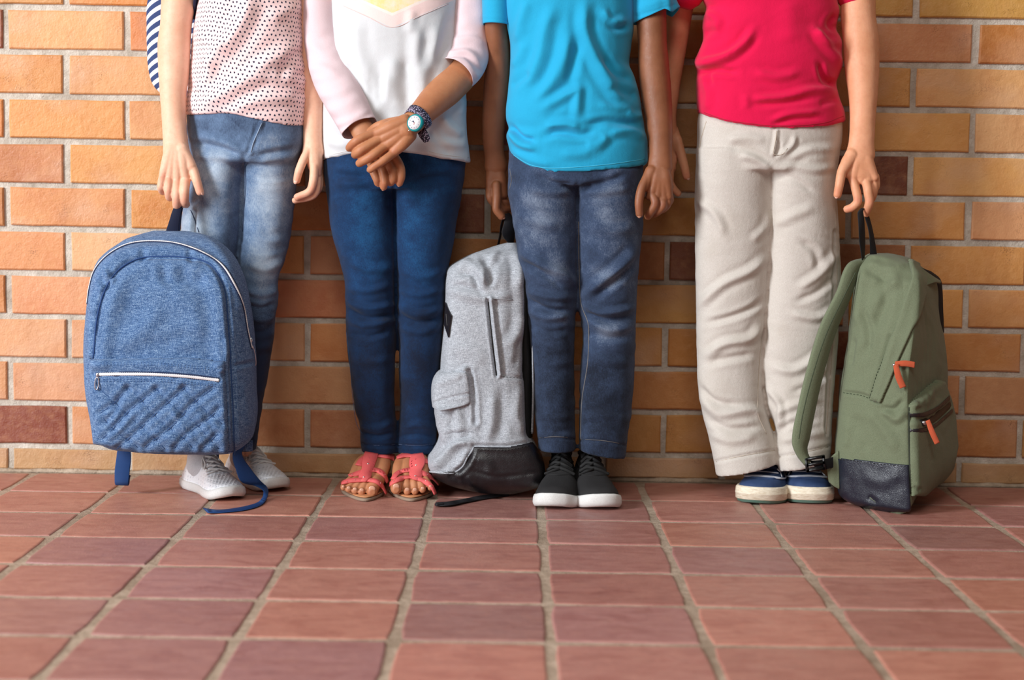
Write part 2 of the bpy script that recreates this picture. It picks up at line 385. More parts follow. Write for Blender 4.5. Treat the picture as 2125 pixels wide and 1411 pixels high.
TCOL = {(1,2):(190,104,78),(0,2):(186,104,82),(6,3):(152,88,92),(7,1):(180,98,74),(2,3):(152,84,84),(6,5):(186,106,92),(5,6):(206,116,92),(6,7):(204,116,90),(6,8):(196,112,92),(5,4):(140,80,76),(1,5):(140,78,74),(2,8):(132,76,72),(5,1):(150,88,84),(7,5):(208,118,94),(5,5):(168,98,96),(6,4):(204,112,90),(5,3):(190,104,80),(4,2):(164,98,98),(3,1):(142,80,84),(1,4):(140,76,70)}
far = []
for r_ in range(0, 20):
    for c_ in range(-9, 20):
        rr = random.Random(r_ * 77 + c_ * 13 + 5)
        x = TX + (c_ - 4.5 - .0) * TS; y = -(TY + (r_ + .5) * TSY)
        me, V, f = TM[rr.randrange(6)]
        loc = (x + rr.uniform(-.0012, .0012), y + rr.uniform(-.0012, .0012), rr.uniform(-.0006, .0006))
        c = TCOL.get((r_, c_)) or PALT[rr.randrange(8)]
        if r_ < 8 and abs(x) < 1.35:
            o = bpy.data.objects.new('floor_tile', me); COL.objects.link(o); o.parent = floor; o.location = loc
            o.rotation_euler = (rr.uniform(-.003, .003), rr.uniform(-.003, .003), rr.uniform(-.006, .006) + math.pi * rr.randrange(2)); o.color = soft(c, .48, (190, 158, 148))
        elif abs(x) < 2.6: far.append((np.array(V) + np.array(loc), f))
fv, ff = join(*far); fo = mk('floor_tile', fv, ff, M_TILE, floor, smooth=False); fo.color = soft((178, 98, 80), .48, (190, 158, 148)); fo['kind'] = 'stuff'; fo['label'] = 'floor tiles running on beyond the part in view'
# grout fillet where the brick wall meets the floor
g = []
for i in range(260):
    x = -2.6 + 5.2 * i / 259; a = .004 * math.sin(i * 1.7) + .003 * math.sin(i * .61)
    g.append((x, .01, .007 + a * .3)); g.append((x, -.002, .004 + a * .4)); g.append((x, -.008 - a * .5, -.001)); g.append((x, .01, -.006))
gv = np.array(g); mk('trim_1', gv, grid_faces(260, 4, True, True), M_GROUT)['kind'] = 'structure'
# ================================================================== people: materials
def skin(name, c, c2, red):
    t = NT(name); v = t.obj(); n1 = t.noise(22, 4, .6, v); n2 = t.noise(160, 3, .6, v)
    col = t.mix(t.lerp(n1, 0., 1., .35, .65), lin(c), lin(c2)); col = t.mix(t.math('MULTIPLY', t.attr('flush').outputs['Fac'], .6), col, lin(red))
    col = t.mix(t.lerp(n2, 0., .18, .5, .75), col, lin(red))
    t.set(Base_Color=col, Roughness=t.lerp(n2, .42, .56, .3, .7), Subsurface_Weight=.18, Subsurface_Radius=(1., .35, .2), Subsurface_Scale=.006)
    t.b.inputs['Specular IOR Level'].default_value = .42
    vo = t.n('TexVoronoi', feature='DISTANCE_TO_EDGE'); vo.inputs['Scale'].default_value = 900; t.put(vo.inputs['Vector'], v)
    t.set(Normal=t.bump(t.math('ADD', vo.outputs['Distance'], t.math('MULTIPLY', t.noise(260, 3, .6, v), .8)), .0006, .35)); return t.m
def knit(name, c, c2=None, rough=.85, bs=.0005):
    t = NT(name); v = t.obj(); n = t.noise(1500, 2, .6, v); m = t.noise(40, 3, .5, v)
    a = lin(c); b = lin(c2) if c2 else tuple(x * .86 for x in a[:3]) + (1,)
    t.set(Base_Color=t.mix(t.lerp(n, 0., .7, .35, .65), a, b), Roughness=rough, Sheen_Weight=.15, Sheen_Roughness=.5)
    t.b.inputs['Specular IOR Level'].default_value = .25
    t.set(Normal=t.bump(t.math('ADD', n, t.math('MULTIPLY', t.noise(220, 3, .6, v), 1.2)), bs, .6)); return t.m
def denim(name, dark, mid, light):
    t = NT(name); v = t.obj(); wash_and_shade = t.attr('wash_and_shade').outputs['Fac']  # attribute holds the wash plus light and shade painted into the denim
    vert = t.noise(1, 3, .7, t.map(v, (1500, 1500, 130))); cross = t.noise(1, 3, .7, t.map(v, (260, 260, 1500))); big = t.noise(26, 4, .6, v)
    f = t.math('ADD', t.math('MULTIPLY', t.math('ADD', t.lerp(vert, -.35, .35, .25, .75), t.lerp(cross, -.2, .2, .25, .75)), .55), t.lerp(big, -.14, .14, .3, .7))
    f = t.math('ADD', t.math('ADD', f, .36), wash_and_shade, clamp=True)
    c = t.ramp(f, [(0., dark), (.45, mid), (1., light)])
    t.set(Base_Color=c, Roughness=.82, Sheen_Weight=.08); t.b.inputs['Specular IOR Level'].default_value = .25
    t.set(Normal=t.bump(t.math('ADD', vert, cross), .0006, .6)); return t.m
M_SK = [skin('fair_skin', (240, 194, 166), (232, 180, 150), (214, 124, 100)), skin('tan_brown_skin', (188, 128, 90), (176, 114, 78), (172, 100, 76)),
        skin('dark_brown_skin', (146, 92, 62), (130, 80, 52), (140, 80, 62)), skin('light_tan_skin', (226, 164, 128), (214, 150, 112), (206, 116, 92))]
M_NAIL = [plain('fair_fingernail', (240, 190, 170), .3), plain('tan_fingernail', (214, 160, 134), .3), plain('brown_fingernail', (190, 140, 118), .3), plain('light_fingernail', (236, 184, 164), .3)]
# ------------------------------------------------------------------ shared builders
def arm_pts(L):                                  # (px, py, Y, half-width px, half-depth px)
    p = np.array([P(a[0], a[1], a[2]) for a in L]); k = np.array([ppm(a[2]) for a in L])
    return p, np.array([a[3] for a in L]) / k, np.array([a[4] for a in L]) / k
def T3(L, **kw): p, w_, d_ = arm_pts(L); kw.setdefault('nc', 40); return tube(p, w_, d_, **kw)
def fing(L, r):                                  # finger chain: (px, py, Y) joints; r radii in px, tapering, with a swollen middle joint
    p = np.array([P(*a) for a in L]); k = ppm(L[0][2]); n = len(L)
    rr = np.linspace(r * 1.08, r * .92, n) / k
    if n > 2: rr[1:-1] *= 1.04
    return tube(p, rr, nc=22, n=max(14, int(np.linalg.norm(np.diff(p, axis=0), axis=1).sum() / .002)))
def nail(L, r, mat, root, up=None, ln=1.15):     # small curved plate on the back of the last joint
    a, b = P(*L[-2]), P(*L[-1]); k = ppm(L[-1][2]); t_ = (b - a) / np.linalg.norm(b - a)
    u = np.array(up if up is not None else (0, -1, .25), float); u -= t_ * u.dot(t_); u /= np.linalg.norm(u); s = np.cross(t_, u)
    rr = r / k; c = b + u * rr * .62 + t_ * rr * .25
    v, f = ell(c, (rr * .62, rr * ln * .75, rr * .30), np.stack([s, t_, u], 1), 12, 8)
    return part('fingernail', v, f, mat, root)
def hem_warp(v, hem, pyb, Yr, band=70):
    uv = proj(v); xs = [h[0] for h in hem]; ys = [h[1] for h in hem]; tgt = np.interp(uv[:, 0], xs, ys)
    zb = zrow(pyb, Yr, np.mean(xs)); k = ppm(Yr); t_ = np.clip(1 - (v[:, 2] - zb) * k / band, 0, 1); t_ = t_ * t_ * (3 - 2 * t_)
    v = v.copy(); v[:, 2] += -(tgt - pyb) / k * t_; return v
def body_core(cx, Yc, sh_py, sh_hw, hip, legs, skin_i, head=True):
    """hidden carrier of the figure: trunk, shoulders, neck, head and legs down to the ankles, one skin"""
    m = [T3([(cx, sh_py + 28, Yc, sh_hw * .80, 52), (cx, sh_py + 110, Yc, sh_hw * .74, 60), (hip[0], hip[1] - 60, Yc, sh_hw * .70, 60), (hip[0], hip[1], Yc, sh_hw * .74, 64)]),
         T3([(cx - sh_hw, sh_py + 14, Yc, 26, 26), (cx, sh_py - 2, Yc, 30, 36), (cx + sh_hw, sh_py + 14, Yc, 26, 26)], ref=(0, 1, 0)),
         T3([(cx, sh_py + 10, Yc, 36, 36), (cx, sh_py - 70, Yc - .01, 30, 32)])]
    if head:
        k = ppm(Yc); c = P(cx, sh_py - 150, Yc - .015)
        m += [ell(c + [0, .012, .02], (.070, .085, .082), nu=28, nv=18), ell(c + [0, -.022, -.045], (.050, .052, .052)), ell(c + [0, -.078, -.030], (.011, .016, .012)), tube([c + [0, -.070, .0], c + [0, -.084, -.026]], [.007, .011]),
              ell(c + [-.072, .012, -.01], (.009, .018, .028)), ell(c + [.072, .012, -.01], (.009, .018, .028)), ell(c + [0, -.072, -.062], (.022, .010, .006)), ell(c + [-.028, -.072, .004], (.015, .008, .007)), ell(c + [.028, -.072, .004], (.015, .008, .007))]
    for l in legs: m.append(T3(l))
    return remesh(join(*m), .007, 4)
def person(label, loc, group=None):
    return empty('person', loc, label, 'person')
def finish_body(root, core, limbs, si, vox=.0016, flush=None, it=5):
    v1, f1 = core; vs_, fs_ = [v1], list(f1); k = len(v1); fl = [np.zeros(k)]
    for L in limbs:
        v, f = remesh(join(*L), vox, it + 3, taubin=True); v = wrinkle(v, f, .18, (60, 60, 60), 3, 2)
        fl.append(np.clip(blob(v, flush), 0, 1) if flush else np.zeros(len(v)))
        vs_.append(v); fs_ += [tuple(i + k for i in a) for a in f]; k += len(v)
    return part('body', np.concatenate(vs_), fs_, M_SK[si], root, attrs={'flush': np.concatenate(fl)})
def hair(root, cx, sh_py, Yc, col, long=False):
    c = P(cx, sh_py - 150, Yc - .015)
    for s_ in (-1, 1):
        part('eye', *ell(c + [s_ * .028, -.0745, -.010], (.0125, .006, .0065)), plain('eye_white', (232, 228, 224), .25), root); part('iris', *ell(c + [s_ * .028, -.0795, -.010], (.0055, .0018, .0055)), plain('brown_iris', (58, 36, 24), .2), root)
        part('eyebrow', *tube([c + [s_ * .016, -.083, .008], c + [s_ * .028, -.083, .012], c + [s_ * .042, -.076, .008]], .0022, nc=8), plain('eyebrow_hair', col, .7), root)
    part('lips', *ell(c + [0, -.080, -.062], (.019, .005, .0055)), plain('lips', (188, 104, 96), .4), root)
    m = [ell(c + [0, .026, .032], (.077, .084, .080), nu=28, nv=18)]
    if long: m += [tube([c + [0, .075, .0], c + [0, .10, -.06], c + [0, .085, -.16]], [.06, .05, .03], [.03, .03, .02])]
    v, f = remesh(join(*m), .006, 3); v = wrinkle(v, f, 1.6, (60, 60, 12), 5, 3)
    part('hair', v, f, plain('dark_hair' if not long else 'brown_hair', col, .5), root)
def cloth(name, m, mat, root, vox=.0028, it=5, fl=(), wr=.5, wf=(16, 16, 30), seed=1, attrs=None, post=None, fk=2.2):
    v, f = remesh(m, vox, it)
    if wr: v = wrinkle(v, f, wr, wf, seed)
    if fl: v = folds(v, f, [(p_[0], p_[1] * fk, p_[2]) + tuple(p_[3:]) for p_ in fl]); v = smooth_np(v, f, 1)
    if post: v = post(v, f)
    a = {k: fn(v) for k, fn in (attrs or {}).items()}
    o = part(name, v, f, mat, root, attrs=a); o['_bvh'] = 0; BV[o.name] = (v, f); return o
BV = {}
from mathutils.bvhtree import BVHTree
def bvh(v, f): return BVHTree.FromPolygons([tuple(p) for p in v], [tuple(a) for a in f])
def hit(tree, px, py):
    d = P(px, py, 0) - CAM; d /= np.linalg.norm(d); l, n, i, s = tree.ray_cast(Vector(CAM), Vector(d))
    return (np.array(l), np.array(n)) if l is not None else (None, None)
def ribbon(tree, pts, width, thick=.0015, lift=.0, step=5, dens=None, Yf=None, prof='flat'):
    """strip of real thickness that lies on a surface along an image polyline; width in px"""
    pts = np.array(pts, float)
    if len(pts) > 2: s = np.r_[0, np.cumsum(np.linalg.norm(np.diff(pts, axis=0), axis=1))]; n = max(4, int(s[-1] / step)); pts = crom(np.linspace(0, s[-1], n), s, pts)
    else: n = max(3, int(np.linalg.norm(pts[1] - pts[0]) / step)); pts = pts[0] + (pts[1] - pts[0]) * np.linspace(0, 1, n)[:, None]
    c, N = [], []
    for x, y in pts:
        p, nn = hit(tree, x, y)
        if p is None:
            if Yf is None: 
                if c: p = c[-1] + (P(x, y, c[-1][1]) - c[-1]); nn = N[-1]
                else: continue
            else: p = P(x, y, Yf); nn = np.array([0, -1., 0])
        c.append(p); N.append(nn)
    if len(c) < 2: return None
    c = np.array(c); N = np.array(N); 
    for _ in range(2): N[1:-1] = (N[:-2] + N[1:-1] * 2 + N[2:]) / 4; c[1:-1] = (c[:-2] + 2 * c[1:-1] + c[2:]) / 4
    N /= np.linalg.norm(N, axis=1)[:, None]; T = np.gradient(c, axis=0); T /= np.linalg.norm(T, axis=1)[:, None] + 1e-9
    S = np.cross(T, N); S /= np.linalg.norm(S, axis=1)[:, None] + 1e-9; w_ = np.asarray(width, float) * np.ones(len(c)) if np.ndim(width) == 0 else np.interp(np.linspace(0, 1, len(c)), np.linspace(0, 1, len(width)), width)
    h = (w_ / 2 / ppm(c[:, 1]))[:, None]; N = N * 1.0; a = lift; b = lift + thick
    if prof == 'round':
        th = np.arange(8) / 8 * 2 * np.pi; V = np.concatenate([c[i] + N[i] * (a + thick * .5 * (1 + np.sin(th)))[:, None] + S[i] * h[i] * np.cos(th)[:, None] for i in range(len(c))]); return V, orient(V, grid_faces(len(c), 8))
    V = np.stack([c - S * h + N * a, c - S * h * .92 + N * b, c + S * h * .92 + N * b, c + S * h + N * a], 1).reshape(-1, 3)
    return V, orient(V, grid_faces(len(c), 4))
def stitches(tree, pts, width=1.2, lift=.0, thick=.0006, on=4, off=3):
    pts = np.array(pts, float); s = np.r_[0, np.cumsum(np.linalg.norm(np.diff(pts, axis=0), axis=1))]; out = []; t_ = 0
    while t_ + on < s[-1]:
        q = np.stack([np.interp([t_, t_ + on], s, pts[:, i]) for i in range(2)], 1); r = ribbon(tree, q, width, thick, lift, step=3)
        if r: out.append(r)
        t_ += on + off
    return join(*out)
# ================================================================== person 1: girl with the heart-print top
def kid1():
    Yc = -.15; root = person('girl in heart-print pink top and washed jeans, holding the blue backpack', (P(500, 900, Yc)[0], Yc, 0))
    core = body_core(520, Yc, -60, 112, (508, 240), [[(445, 300, Yc, 40, 38), (440, 600, Yc, 34, 34), (428, 930, -.15, 18, 20), (430, 945, -.15, 18, 20)], [(565, 300, Yc, 40, 38), (535, 620, Yc, 32, 32), (510, 915, -.12, 16, 18), (512, 935, -.12, 16, 18)]], 0)
    ra = [T3([(372, -90, Yc, 34, 34), (370, 0, -.155, 34.5, 34), (365, 53, -.16, 32, 33), (361.5, 92, -.165, 33.5, 33), (361, 142, -.175, 32, 31), (359.5, 198, -.19, 27, 27), (361, 248, -.205, 25, 23), (364.5, 298, -.222, 26, 18), (367, 325, -.23, 29, 17)])]
    Y = -.235
    for a, b, r in [((360, 300), (338, 366), 14), ((362, 300), (352, 370), 14), ((366, 300), (368, 376), 15), ((372, 302), (386, 372), 14)]:
        ra.append(T3([(a[0], a[1], Y + .008, 15, 13), ((a[0] + b[0]) / 2, (a[1] + b[1]) / 2, Y - .002, 13.5, 12), (b[0], b[1], Y, 8.8, 9.2)]))
    ra.append(T3([(367, 328, Y + .002, 26, 13), (362, 356, Y + .002, 26, 12)]))
    fs_ = [([(338, 364, Y), (334, 386, Y - .010), (336, 396, Y + .002), (340, 398, Y + .014)], 7.6), ([(351, 368, Y), (349, 394, Y - .012), (351, 408, Y - .004), (354, 410, Y + .012)], 8.2),
           ([(367, 374, Y), (366, 408, Y - .014), (367, 427, Y - .006), (371, 430, Y + .012)], 8.6), ([(386, 372, Y), (383, 400, Y - .014), (383, 419, Y - .008), (386, 424, Y + .008)], 9.0)]
    for L, r in fs_: ra.append(fing(L, r))
    th = [(384, 322, Y + .006), (401, 352, Y), (409, 378, Y - .004), (415, 398, Y - .004)]; ra.append(fing(th, 9.2)); ra.append(T3([(376, 312, Y + .004, 16, 14), (396, 345, Y, 12, 11)]))
    la = [T3([(640, -90, Yc, 30, 30), (648, 0, Yc, 30, 30), (650, 100, Yc, 29, 29), (650, 180, -.155, 25, 26), (650, 240, -.165, 21, 23), (649, 290, -.175, 20, 19), (650, 315, -.18, 22, 18)])]
    Y2 = -.18
    la += [T3([(650, 305, Y2, 19, 17), (654, 345, Y2 - .004, 15, 18), (656, 360, Y2 - .004, 11, 14)])]
    t2 = [(640, 312, Y2 - .008), (627, 338, Y2 - .018), (619, 360, Y2 - .022), (616, 374, Y2 - .022)]; la.append(fing(t2, 8.4))
    i2 = [(652, 345, Y2 - .014), (650, 375, Y2 - .022), (643, 396, Y2 - .024), (617, 409, Y2 - .024)]; la.append(fing(i2, 8.4))
    la += [fing([(658, 350, Y2), (659, 380, Y2 - .006), (652, 404, Y2 - .014), (612, 416, Y2 - .014)], 7.2), fing([(661, 352, Y2 + .014), (663, 384, Y2 + .008), (650, 404, Y2 - .002), (626, 410, Y2 - .002)], 7.4), fing([(661, 350, Y2 + .026), (663, 374, Y2 + .02), (650, 390, Y2 + .012)], 6.8)]
    body = finish_body(root, core, [ra, la], 0, flush=[(336, 380, 9, 30, .5), (352, 400, 8, 20, .6), (367, 418, 9, 18, .7), (385, 414, 9, 18, .7), (412, 392, 9, 14, .8), (338, 366, 8, 8, .5), (352, 372, 8, 8, .5), (368, 378, 8, 8, .5), (386, 374, 8, 8, .5), (618, 372, 9, 12, .7), (620, 412, 16, 10, .9), (648, 392, 10, 12, .6)])
    nail(th, 8.4, M_NAIL[0], root, up=(1, -.5, 0)); nail(t2, 8, M_NAIL[0], root, up=(-.3, -1, .2))
    hair(root, 520, -60, Yc, (92, 60, 38), True)
    # top ------------------------------------------------------------
    t = NT('heart_print_fabric'); uv = t.attr('print').outputs['Vector']; sx = t.n('SeparateXYZ'); t.put(sx.inputs[0], uv)
    S1 = .0088; u = t.math('DIVIDE', sx.outputs[0], S1); v = t.math('DIVIDE', sx.outputs[2], S1 * .98)
    row = t.math('FLOOR', v); par = t.math('MODULO', t.math('ADD', row, 200.), 2.); us = t.math('ADD', u, t.math('MULTIPLY', par, .5))
    fu = t.math('SUBTRACT', t.math('FRACT', t.math('ADD', us, 100.)), .5); fv = t.math('SUBTRACT', t.math('FRACT', v), .5)
    colp = t.math('MODULO', t.math('FLOOR', t.math('ADD', us, 100.)), 2.); sg = t.math('SUBTRACT', t.math('MULTIPLY', colp, 2.), 1.); fv = t.math('MULTIPLY', fv, sg)
    ax = t.math('ABSOLUTE', fu); yy = t.math('SUBTRACT', t.math('ADD', fv, .03), t.math('MULTIPLY', t.math('SQRT', ax), .42)); d2 = t.math('ADD', t.math('MULTIPLY', ax, ax), t.math('MULTIPLY', yy, yy))
    heart = t.math('LESS_THAN', d2, .047); base = t.mix(t.lerp(t.noise(900, 2, .6, t.obj()), 0., .6, .35, .65), lin((244, 214, 212)), lin((230, 198, 200)))
    t.set(Base_Color=t.mix(heart, base, lin((34, 36, 62))), Roughness=.85, Sheen_Weight=.1, Normal=t.bump(t.noise(900, 2, .6, t.obj()), .0004, .5)); t.b.inputs['Specular IOR Level'].default_value = .2
    V, f = rows_loft([(-112, 440, 600, Yc, .045), (-86, 392, 648, Yc, .064), (-60, 396, 640, Yc, .07), (-30, 406, 634, Yc, .075), (0, 409, 629, Yc, .08), (64, 400, 630, Yc, .082), (106, 396, 630, Yc, .083), (142, 393, 635, Yc, .084), (184, 390, 637, Yc, .085), (213, 386, 637, Yc, .086), (266, 384, 634, Yc, .085)], Yc, 90, 56)
    V = hem_warp(V, [(385, 242), (422, 243), (457, 237), (493, 243), (528, 252), (563, 259), (599, 262), (634, 261)], 266, Yc)
    xc = P(510, 150, Yc)[0]
    pr = lambda v: np.stack([np.arctan2(v[:, 0] - xc, -(v[:, 1] - Yc) * 1.35) * .125, 0 * v[:, 0], v[:, 2] + .10 * (v[:, 0] - xc) + .0035 * np.sin(v[:, 0] * 38 + 1)], 1)
    FL = [([(408, 150), (440, 118), (478, 82), (510, 30), (520, -20)], 4.5, 16), ([(398, 225), (450, 200), (505, 170), (560, 128), (626, 84)], 3.6, 15), ([(405, 60), (430, 85), (470, 90)], 2.5, 12), ([(480, 225), (540, 208), (630, 200)], 2.2, 11), ([(560, 40), (600, 20), (628, 10)], 2, 12),
          ([(388, 200), (430, 160), (440, 120)], 2.2, 10), ([(520, 165), (580, 160), (634, 168)], 2, 10), ([(624, 100), (596, 130), (580, 170)], -1.6, 8), ([(386, 170), (400, 190), (420, 205)], -2, 8), ([(636, 150), (612, 160)], -2, 7), ([(636, 190), (606, 200)], -1.8, 7)]
    cloth('heart_print_top', (V, f), t.m, root, .003, 4, FL, .7, (14, 14, 30), 4, {'print': pr})
    # jeans ----------------------------------------------------------
    hips = rows_loft([(205, 392, 628, Yc, .07), (240, 387, 632, Yc, .078), (275, 388, 632, Yc, .08), (300, 392, 630, Yc, .08), (325, 396, 620, Yc, .078), (338, 398, 616, Yc, .072)], Yc, 50, 48)
    l1 = rows_loft([(285, 394, 514, Yc, .070), (333, 396, 508, Yc, .070), (400, 388, 502, Yc, .066), (440, 379, 499, Yc, .062), (480, 376, 497, Yc, .06), (600, 380, 480, Yc, .05), (750, 392, 468, Yc, .042), (900, 400, 456, -.155, .036), (952, 402, 454, -.16, .036)], Yc, 150, 40, 2.1)
    l2 = rows_loft([(285, 499, 630, Yc, .070), (337, 492, 617, -.145, .068), (383, 490, 615, -.143, .066), (425, 490, 611, -.14, .062), (500, 491, 600.6, -.14, .057), (540, 492, 590, -.145, .053), (577, 497, 578, Yc, .049), (625, 496, 577, Yc, .049), (648, 495, 572, Yc, .046), (705, 492, 568, Yc, .044), (776, 490, 556, Yc, .04), (847, 488, 544, -.14, .036), (895, 486, 537, -.135, .034), (936, 486, 531, -.13, .034)], Yc, 150, 40, 2.1)
    FL = [([(544, 254), (535, 275), (524, 300), (521, 318)], 2.0, 3.5, 0), ([(536, 262), (528, 290), (516, 320)], -1.8, 5), ([(507, 322), (505, 400), (500, 500)], -1.2, 5, 0),
          ([(500, 322), (460, 308), (400, 296)], -2.2, 6), ([(502, 318), (460, 292), (410, 280)], 1.8, 7), ([(498, 330), (450, 326), (402, 322)], 1.6, 7), ([(530, 325), (570, 316), (620, 308)], -1.8, 6), ([(535, 332), (580, 330), (616, 325)], 1.4, 7),
          ([(515, 550), (550, 560), (590, 540)], 2, 7), ([(505, 600), (545, 612), (578, 600)], 2.4, 7), ([(500, 628), (540, 640), (576, 628)], -2.4, 5), ([(498, 650), (540, 664), (572, 655)], 2.6, 7), ([(500, 680), (540, 690), (570, 676)], -2.2, 6), ([(500, 710), (535, 722), (566, 716)], 1.6, 7), ([(520, 470), (560, 500), (592, 498)], 1.4, 8), ([(495, 800), (520, 815), (548, 806)], 1.2, 6), ([(488, 880), (515, 888), (538, 880)], 1.8, 5), ([(488, 905), (512, 912), (536, 905)], -1.6, 5), ([(404, 440), (400, 480)], -2, 4, 0)]
    ws = lambda v: blob(v, [(445, 360, 42, 70, .42), (560, 400, 40, 90, .44), (545, 560, 34, 60, .42), (410, 470, 45, 50, .55), (530, 720, 40, 90, -.55), (515, 850, 40, 120, -.6), (505, 262, 160, 22, -.15), (430, 700, 60, 200, -.4)])  # thigh fade is wash; side-lit outer leg and shaded lower legs are painted in
    def dark_low(v): return ws(v)
    j = cloth('washed_jeans', join(hips, l1, l2), denim('washed_blue_denim', (34, 46, 72), (96, 120, 152), (190, 204, 218)), root, .0028, 4, FL, .9, (20, 20, 40), 8, {'wash_and_shade': dark_low})
    tr = bvh(*BV[j.name]); s = ribbon(tr, [(543, 256), (535, 275), (524, 300), (521, 316)], 2.2, .0008); part('fly_seam', *s, plain('pale_blue_thread', (140, 160, 186), .8), root)
    mt = plain('dark_blue_thread', (48, 62, 92), .8)
    for L in ([(508, 335), (511, 380), (507, 430), (504, 480)], [(396, 436), (404, 455), (413, 482)]): part('leg_seam', *ribbon(tr, L, 2., .0008), mt, root)
    return root
kid1()
# ================================================================== person 2: girl with the raglan top, hands crossed
BV2 = []
def kid2():
    Yc = -.15; root = person('girl in white top with pink sleeves and dark jeans, hands crossed in front', (P(820, 900, Yc)[0], Yc, 0)); k2 = ppm(-.3)
    core = body_core(820, Yc, -70, 130, (820, 290), [[(750, 350, Yc, 48, 40), (770, 620, Yc, 38, 34), (786, 930, -.12, 22, 24)], [(885, 350, Yc, 48, 40), (872, 620, Yc, 36, 34), (862, 930, -.12, 22, 24)]], 1)
    # her left arm and hand (on top)
    H = -.305
    la = [T3([(975, -55, Yc, 32, 32), (977, 0, -.155, 34, 34), (976, 90, -.165, 34, 34), (966, 140, -.18, 34, 33), (930, 182, -.215, 35, 32), (901, 209, -.242, 32, 29), (875, 235, -.268, 27, 23), (856, 254, -.288, 25, 18), (842, 264, -.298, 27, 17)])]
    for a, b in [((840, 252), (776, 279)), ((844, 262), (785, 292)), ((846, 272), (797, 304)), ((850, 280), (818, 315))]:
        la.append(T3([(a[0], a[1], H + .006, 15, 15), ((a[0] + b[0]) / 2, (a[1] + b[1]) / 2, H, 14.5, 14), (b[0], b[1], H, 10.5, 10)]))
    LF = [([(776, 277, H), (742, 291, H - .010), (730, 301, H - .002), (725, 307, H + .008)], 8.3), ([(785, 291, H - .002), (750, 311, H - .014), (740, 318, H - .006), (737, 321, H + .008)], 8.7),
          ([(797, 305, H - .002), (770, 325, H - .013), (754, 334, H - .008), (746, 339, H)], 8.3), ([(818, 317, H), (793, 335, H - .010), (778, 345, H - .010), (768, 352, H - .006)], 7.4)]
    for L, r in LF: la.append(fing(L, r * 1.08))
    la += [T3([(782, 284, H + .004, 8, 8), (797, 300, H + .004, 9, 8), (812, 312, H + .004, 7, 8)]), T3([(800, 268, H + .006, 18, 13), (824, 284, H + .006, 22, 14)])]
    la.append(fing([(828, 250, H + .012), (800, 256, H + .014), (782, 262, H + .02), (768, 272, H + .03)], 8.5))
    # her right arm and hand (beneath)
    R = -.268
    ra = [T3([(664, -55, Yc, 28, 30), (665, 0, -.155, 30, 30), (668, 80, -.165, 31, 31), (684, 140, -.18, 32, 30), (715, 205, -.225, 28, 26), (738, 245, -.25, 24, 20), (752, 270, -.262, 24, 17), (765, 290, -.266, 26, 16)])]
    for b in [(768, 334), (783, 331), (799, 326), (815, 320)]: ra.append(T3([(758, 280, R + .004, 13, 14), ((760 + b[0]) / 2, (285 + b[1]) / 2, R, 13, 14), (b[0], b[1], R, 9, 9.5)]))
    RF = [([(768, 334, R), (776, 358, R - .008), (782, 372, R - .010), (784, 380, R - .006)], 8.2), ([(784, 331, R), (796, 360, R - .010), (798, 378, R - .012), (796, 388, R - .008)], 8.2), ([(800, 326, R), (815, 356, R - .010), (816, 370, R - .010), (811, 379, R - .004)], 8.4), ([(816, 320, R), (831, 346, R - .006), (833, 366, R - .008), (829, 380, R - .004)], 8.2)]
    for L, r in RF: ra.append(fing(L, r))
    ra.append(fing([(765, 282, R + .01), (790, 300, R + .012), (815, 308, R + .014)], 8.5))
    feet = []
    def foot(ank, ball, toes, sgn):
        m = [T3([(ank[0], ank[1] - 30, -.115, 21, 24), (ank[0], ank[1], -.12, 22, 26), (ank[0], ank[1] + 12, -.115, 22, 30)]), tube([P(ank[0], ank[1] + 14, -.075), P(ank[0], ank[1] + 24, -.12)], [.022, .024], [.022, .024])]
        for tx, ty, r, bx, by in toes:
            b = P(bx, by, -.205); m.append(tube([P(ank[0] + (bx - ball) * .22, ank[1] + 8, -.13), (P(ank[0], ank[1] + 8, -.13) + b) / 2 + [(bx - ball) * .0003, 0, .004], b], [.020, .017, .0115], [.018, .014, .0115]))
            m.append(fing([(bx, by, -.205), ((bx + tx) / 2, (by + ty) / 2 - 4, -.225), (tx, ty - 1.5, -.238), (tx, ty + 1, -.247)], r))
        return m
    TL = [(772, 1019, 12.5, 785, 997), (750.5, 1020, 8.2, 768, 992), (736.5, 1018, 7.6, 756, 990), (723.5, 1015, 7, 745, 989), (712, 1012, 5.6, 735, 989)]
    TR = [(822, 1014, 12, 825, 992), (845, 1019, 8.2, 843, 990), (861, 1019, 7.8, 857, 990), (877, 1016, 7, 868, 990), (893, 1012, 6, 878, 990)]
    fl_, fr_ = foot((786, 944), 765, TL, 1), foot((856, 944), 850, TR, -1)
    FLU = [(775, 277, 8, 6, .5), (741, 292, 8, 7, .5), (750, 312, 8, 7, .5), (770, 326, 8, 7, .5), (818, 314, 9, 7, .8), (728, 303, 8, 7, .6), (784, 380, 8, 9, .5), (797, 386, 8, 9, .5), (829, 378, 8, 9, .5)] + [(a[0], a[1], a[2], a[2], .5) for a in TL + TR]
    body = finish_body(root, core, [la, ra, fl_, fr_], 1, .0015, FLU, 4)
    ft = [remesh(join(*q), .002, 4) for q in (fl_, fr_)]; BV2.append(join(*ft))
    for L, r in LF[2:]: nail(L, r * .8, M_NAIL[1], root, up=(-.6, -1, 0))
    nail(LF[0][0], 6.5, M_NAIL[1], root, up=(-1, -.6, .3))
    for L, r in RF: nail(L, r * .8, M_NAIL[1], root, up=(0, -1, -.2))
    for a in TL + TR:
        v, f = ell(P(a[0], a[1] - a[2] * .38, -.247 - a[2] * .62 / 1110), (a[2] * .00052, .0014, a[2] * .00046), None, 12, 8); part('toenail', v, f, M_NAIL[1], root)
    hair(root, 820, -70, Yc, (40, 28, 22), True)
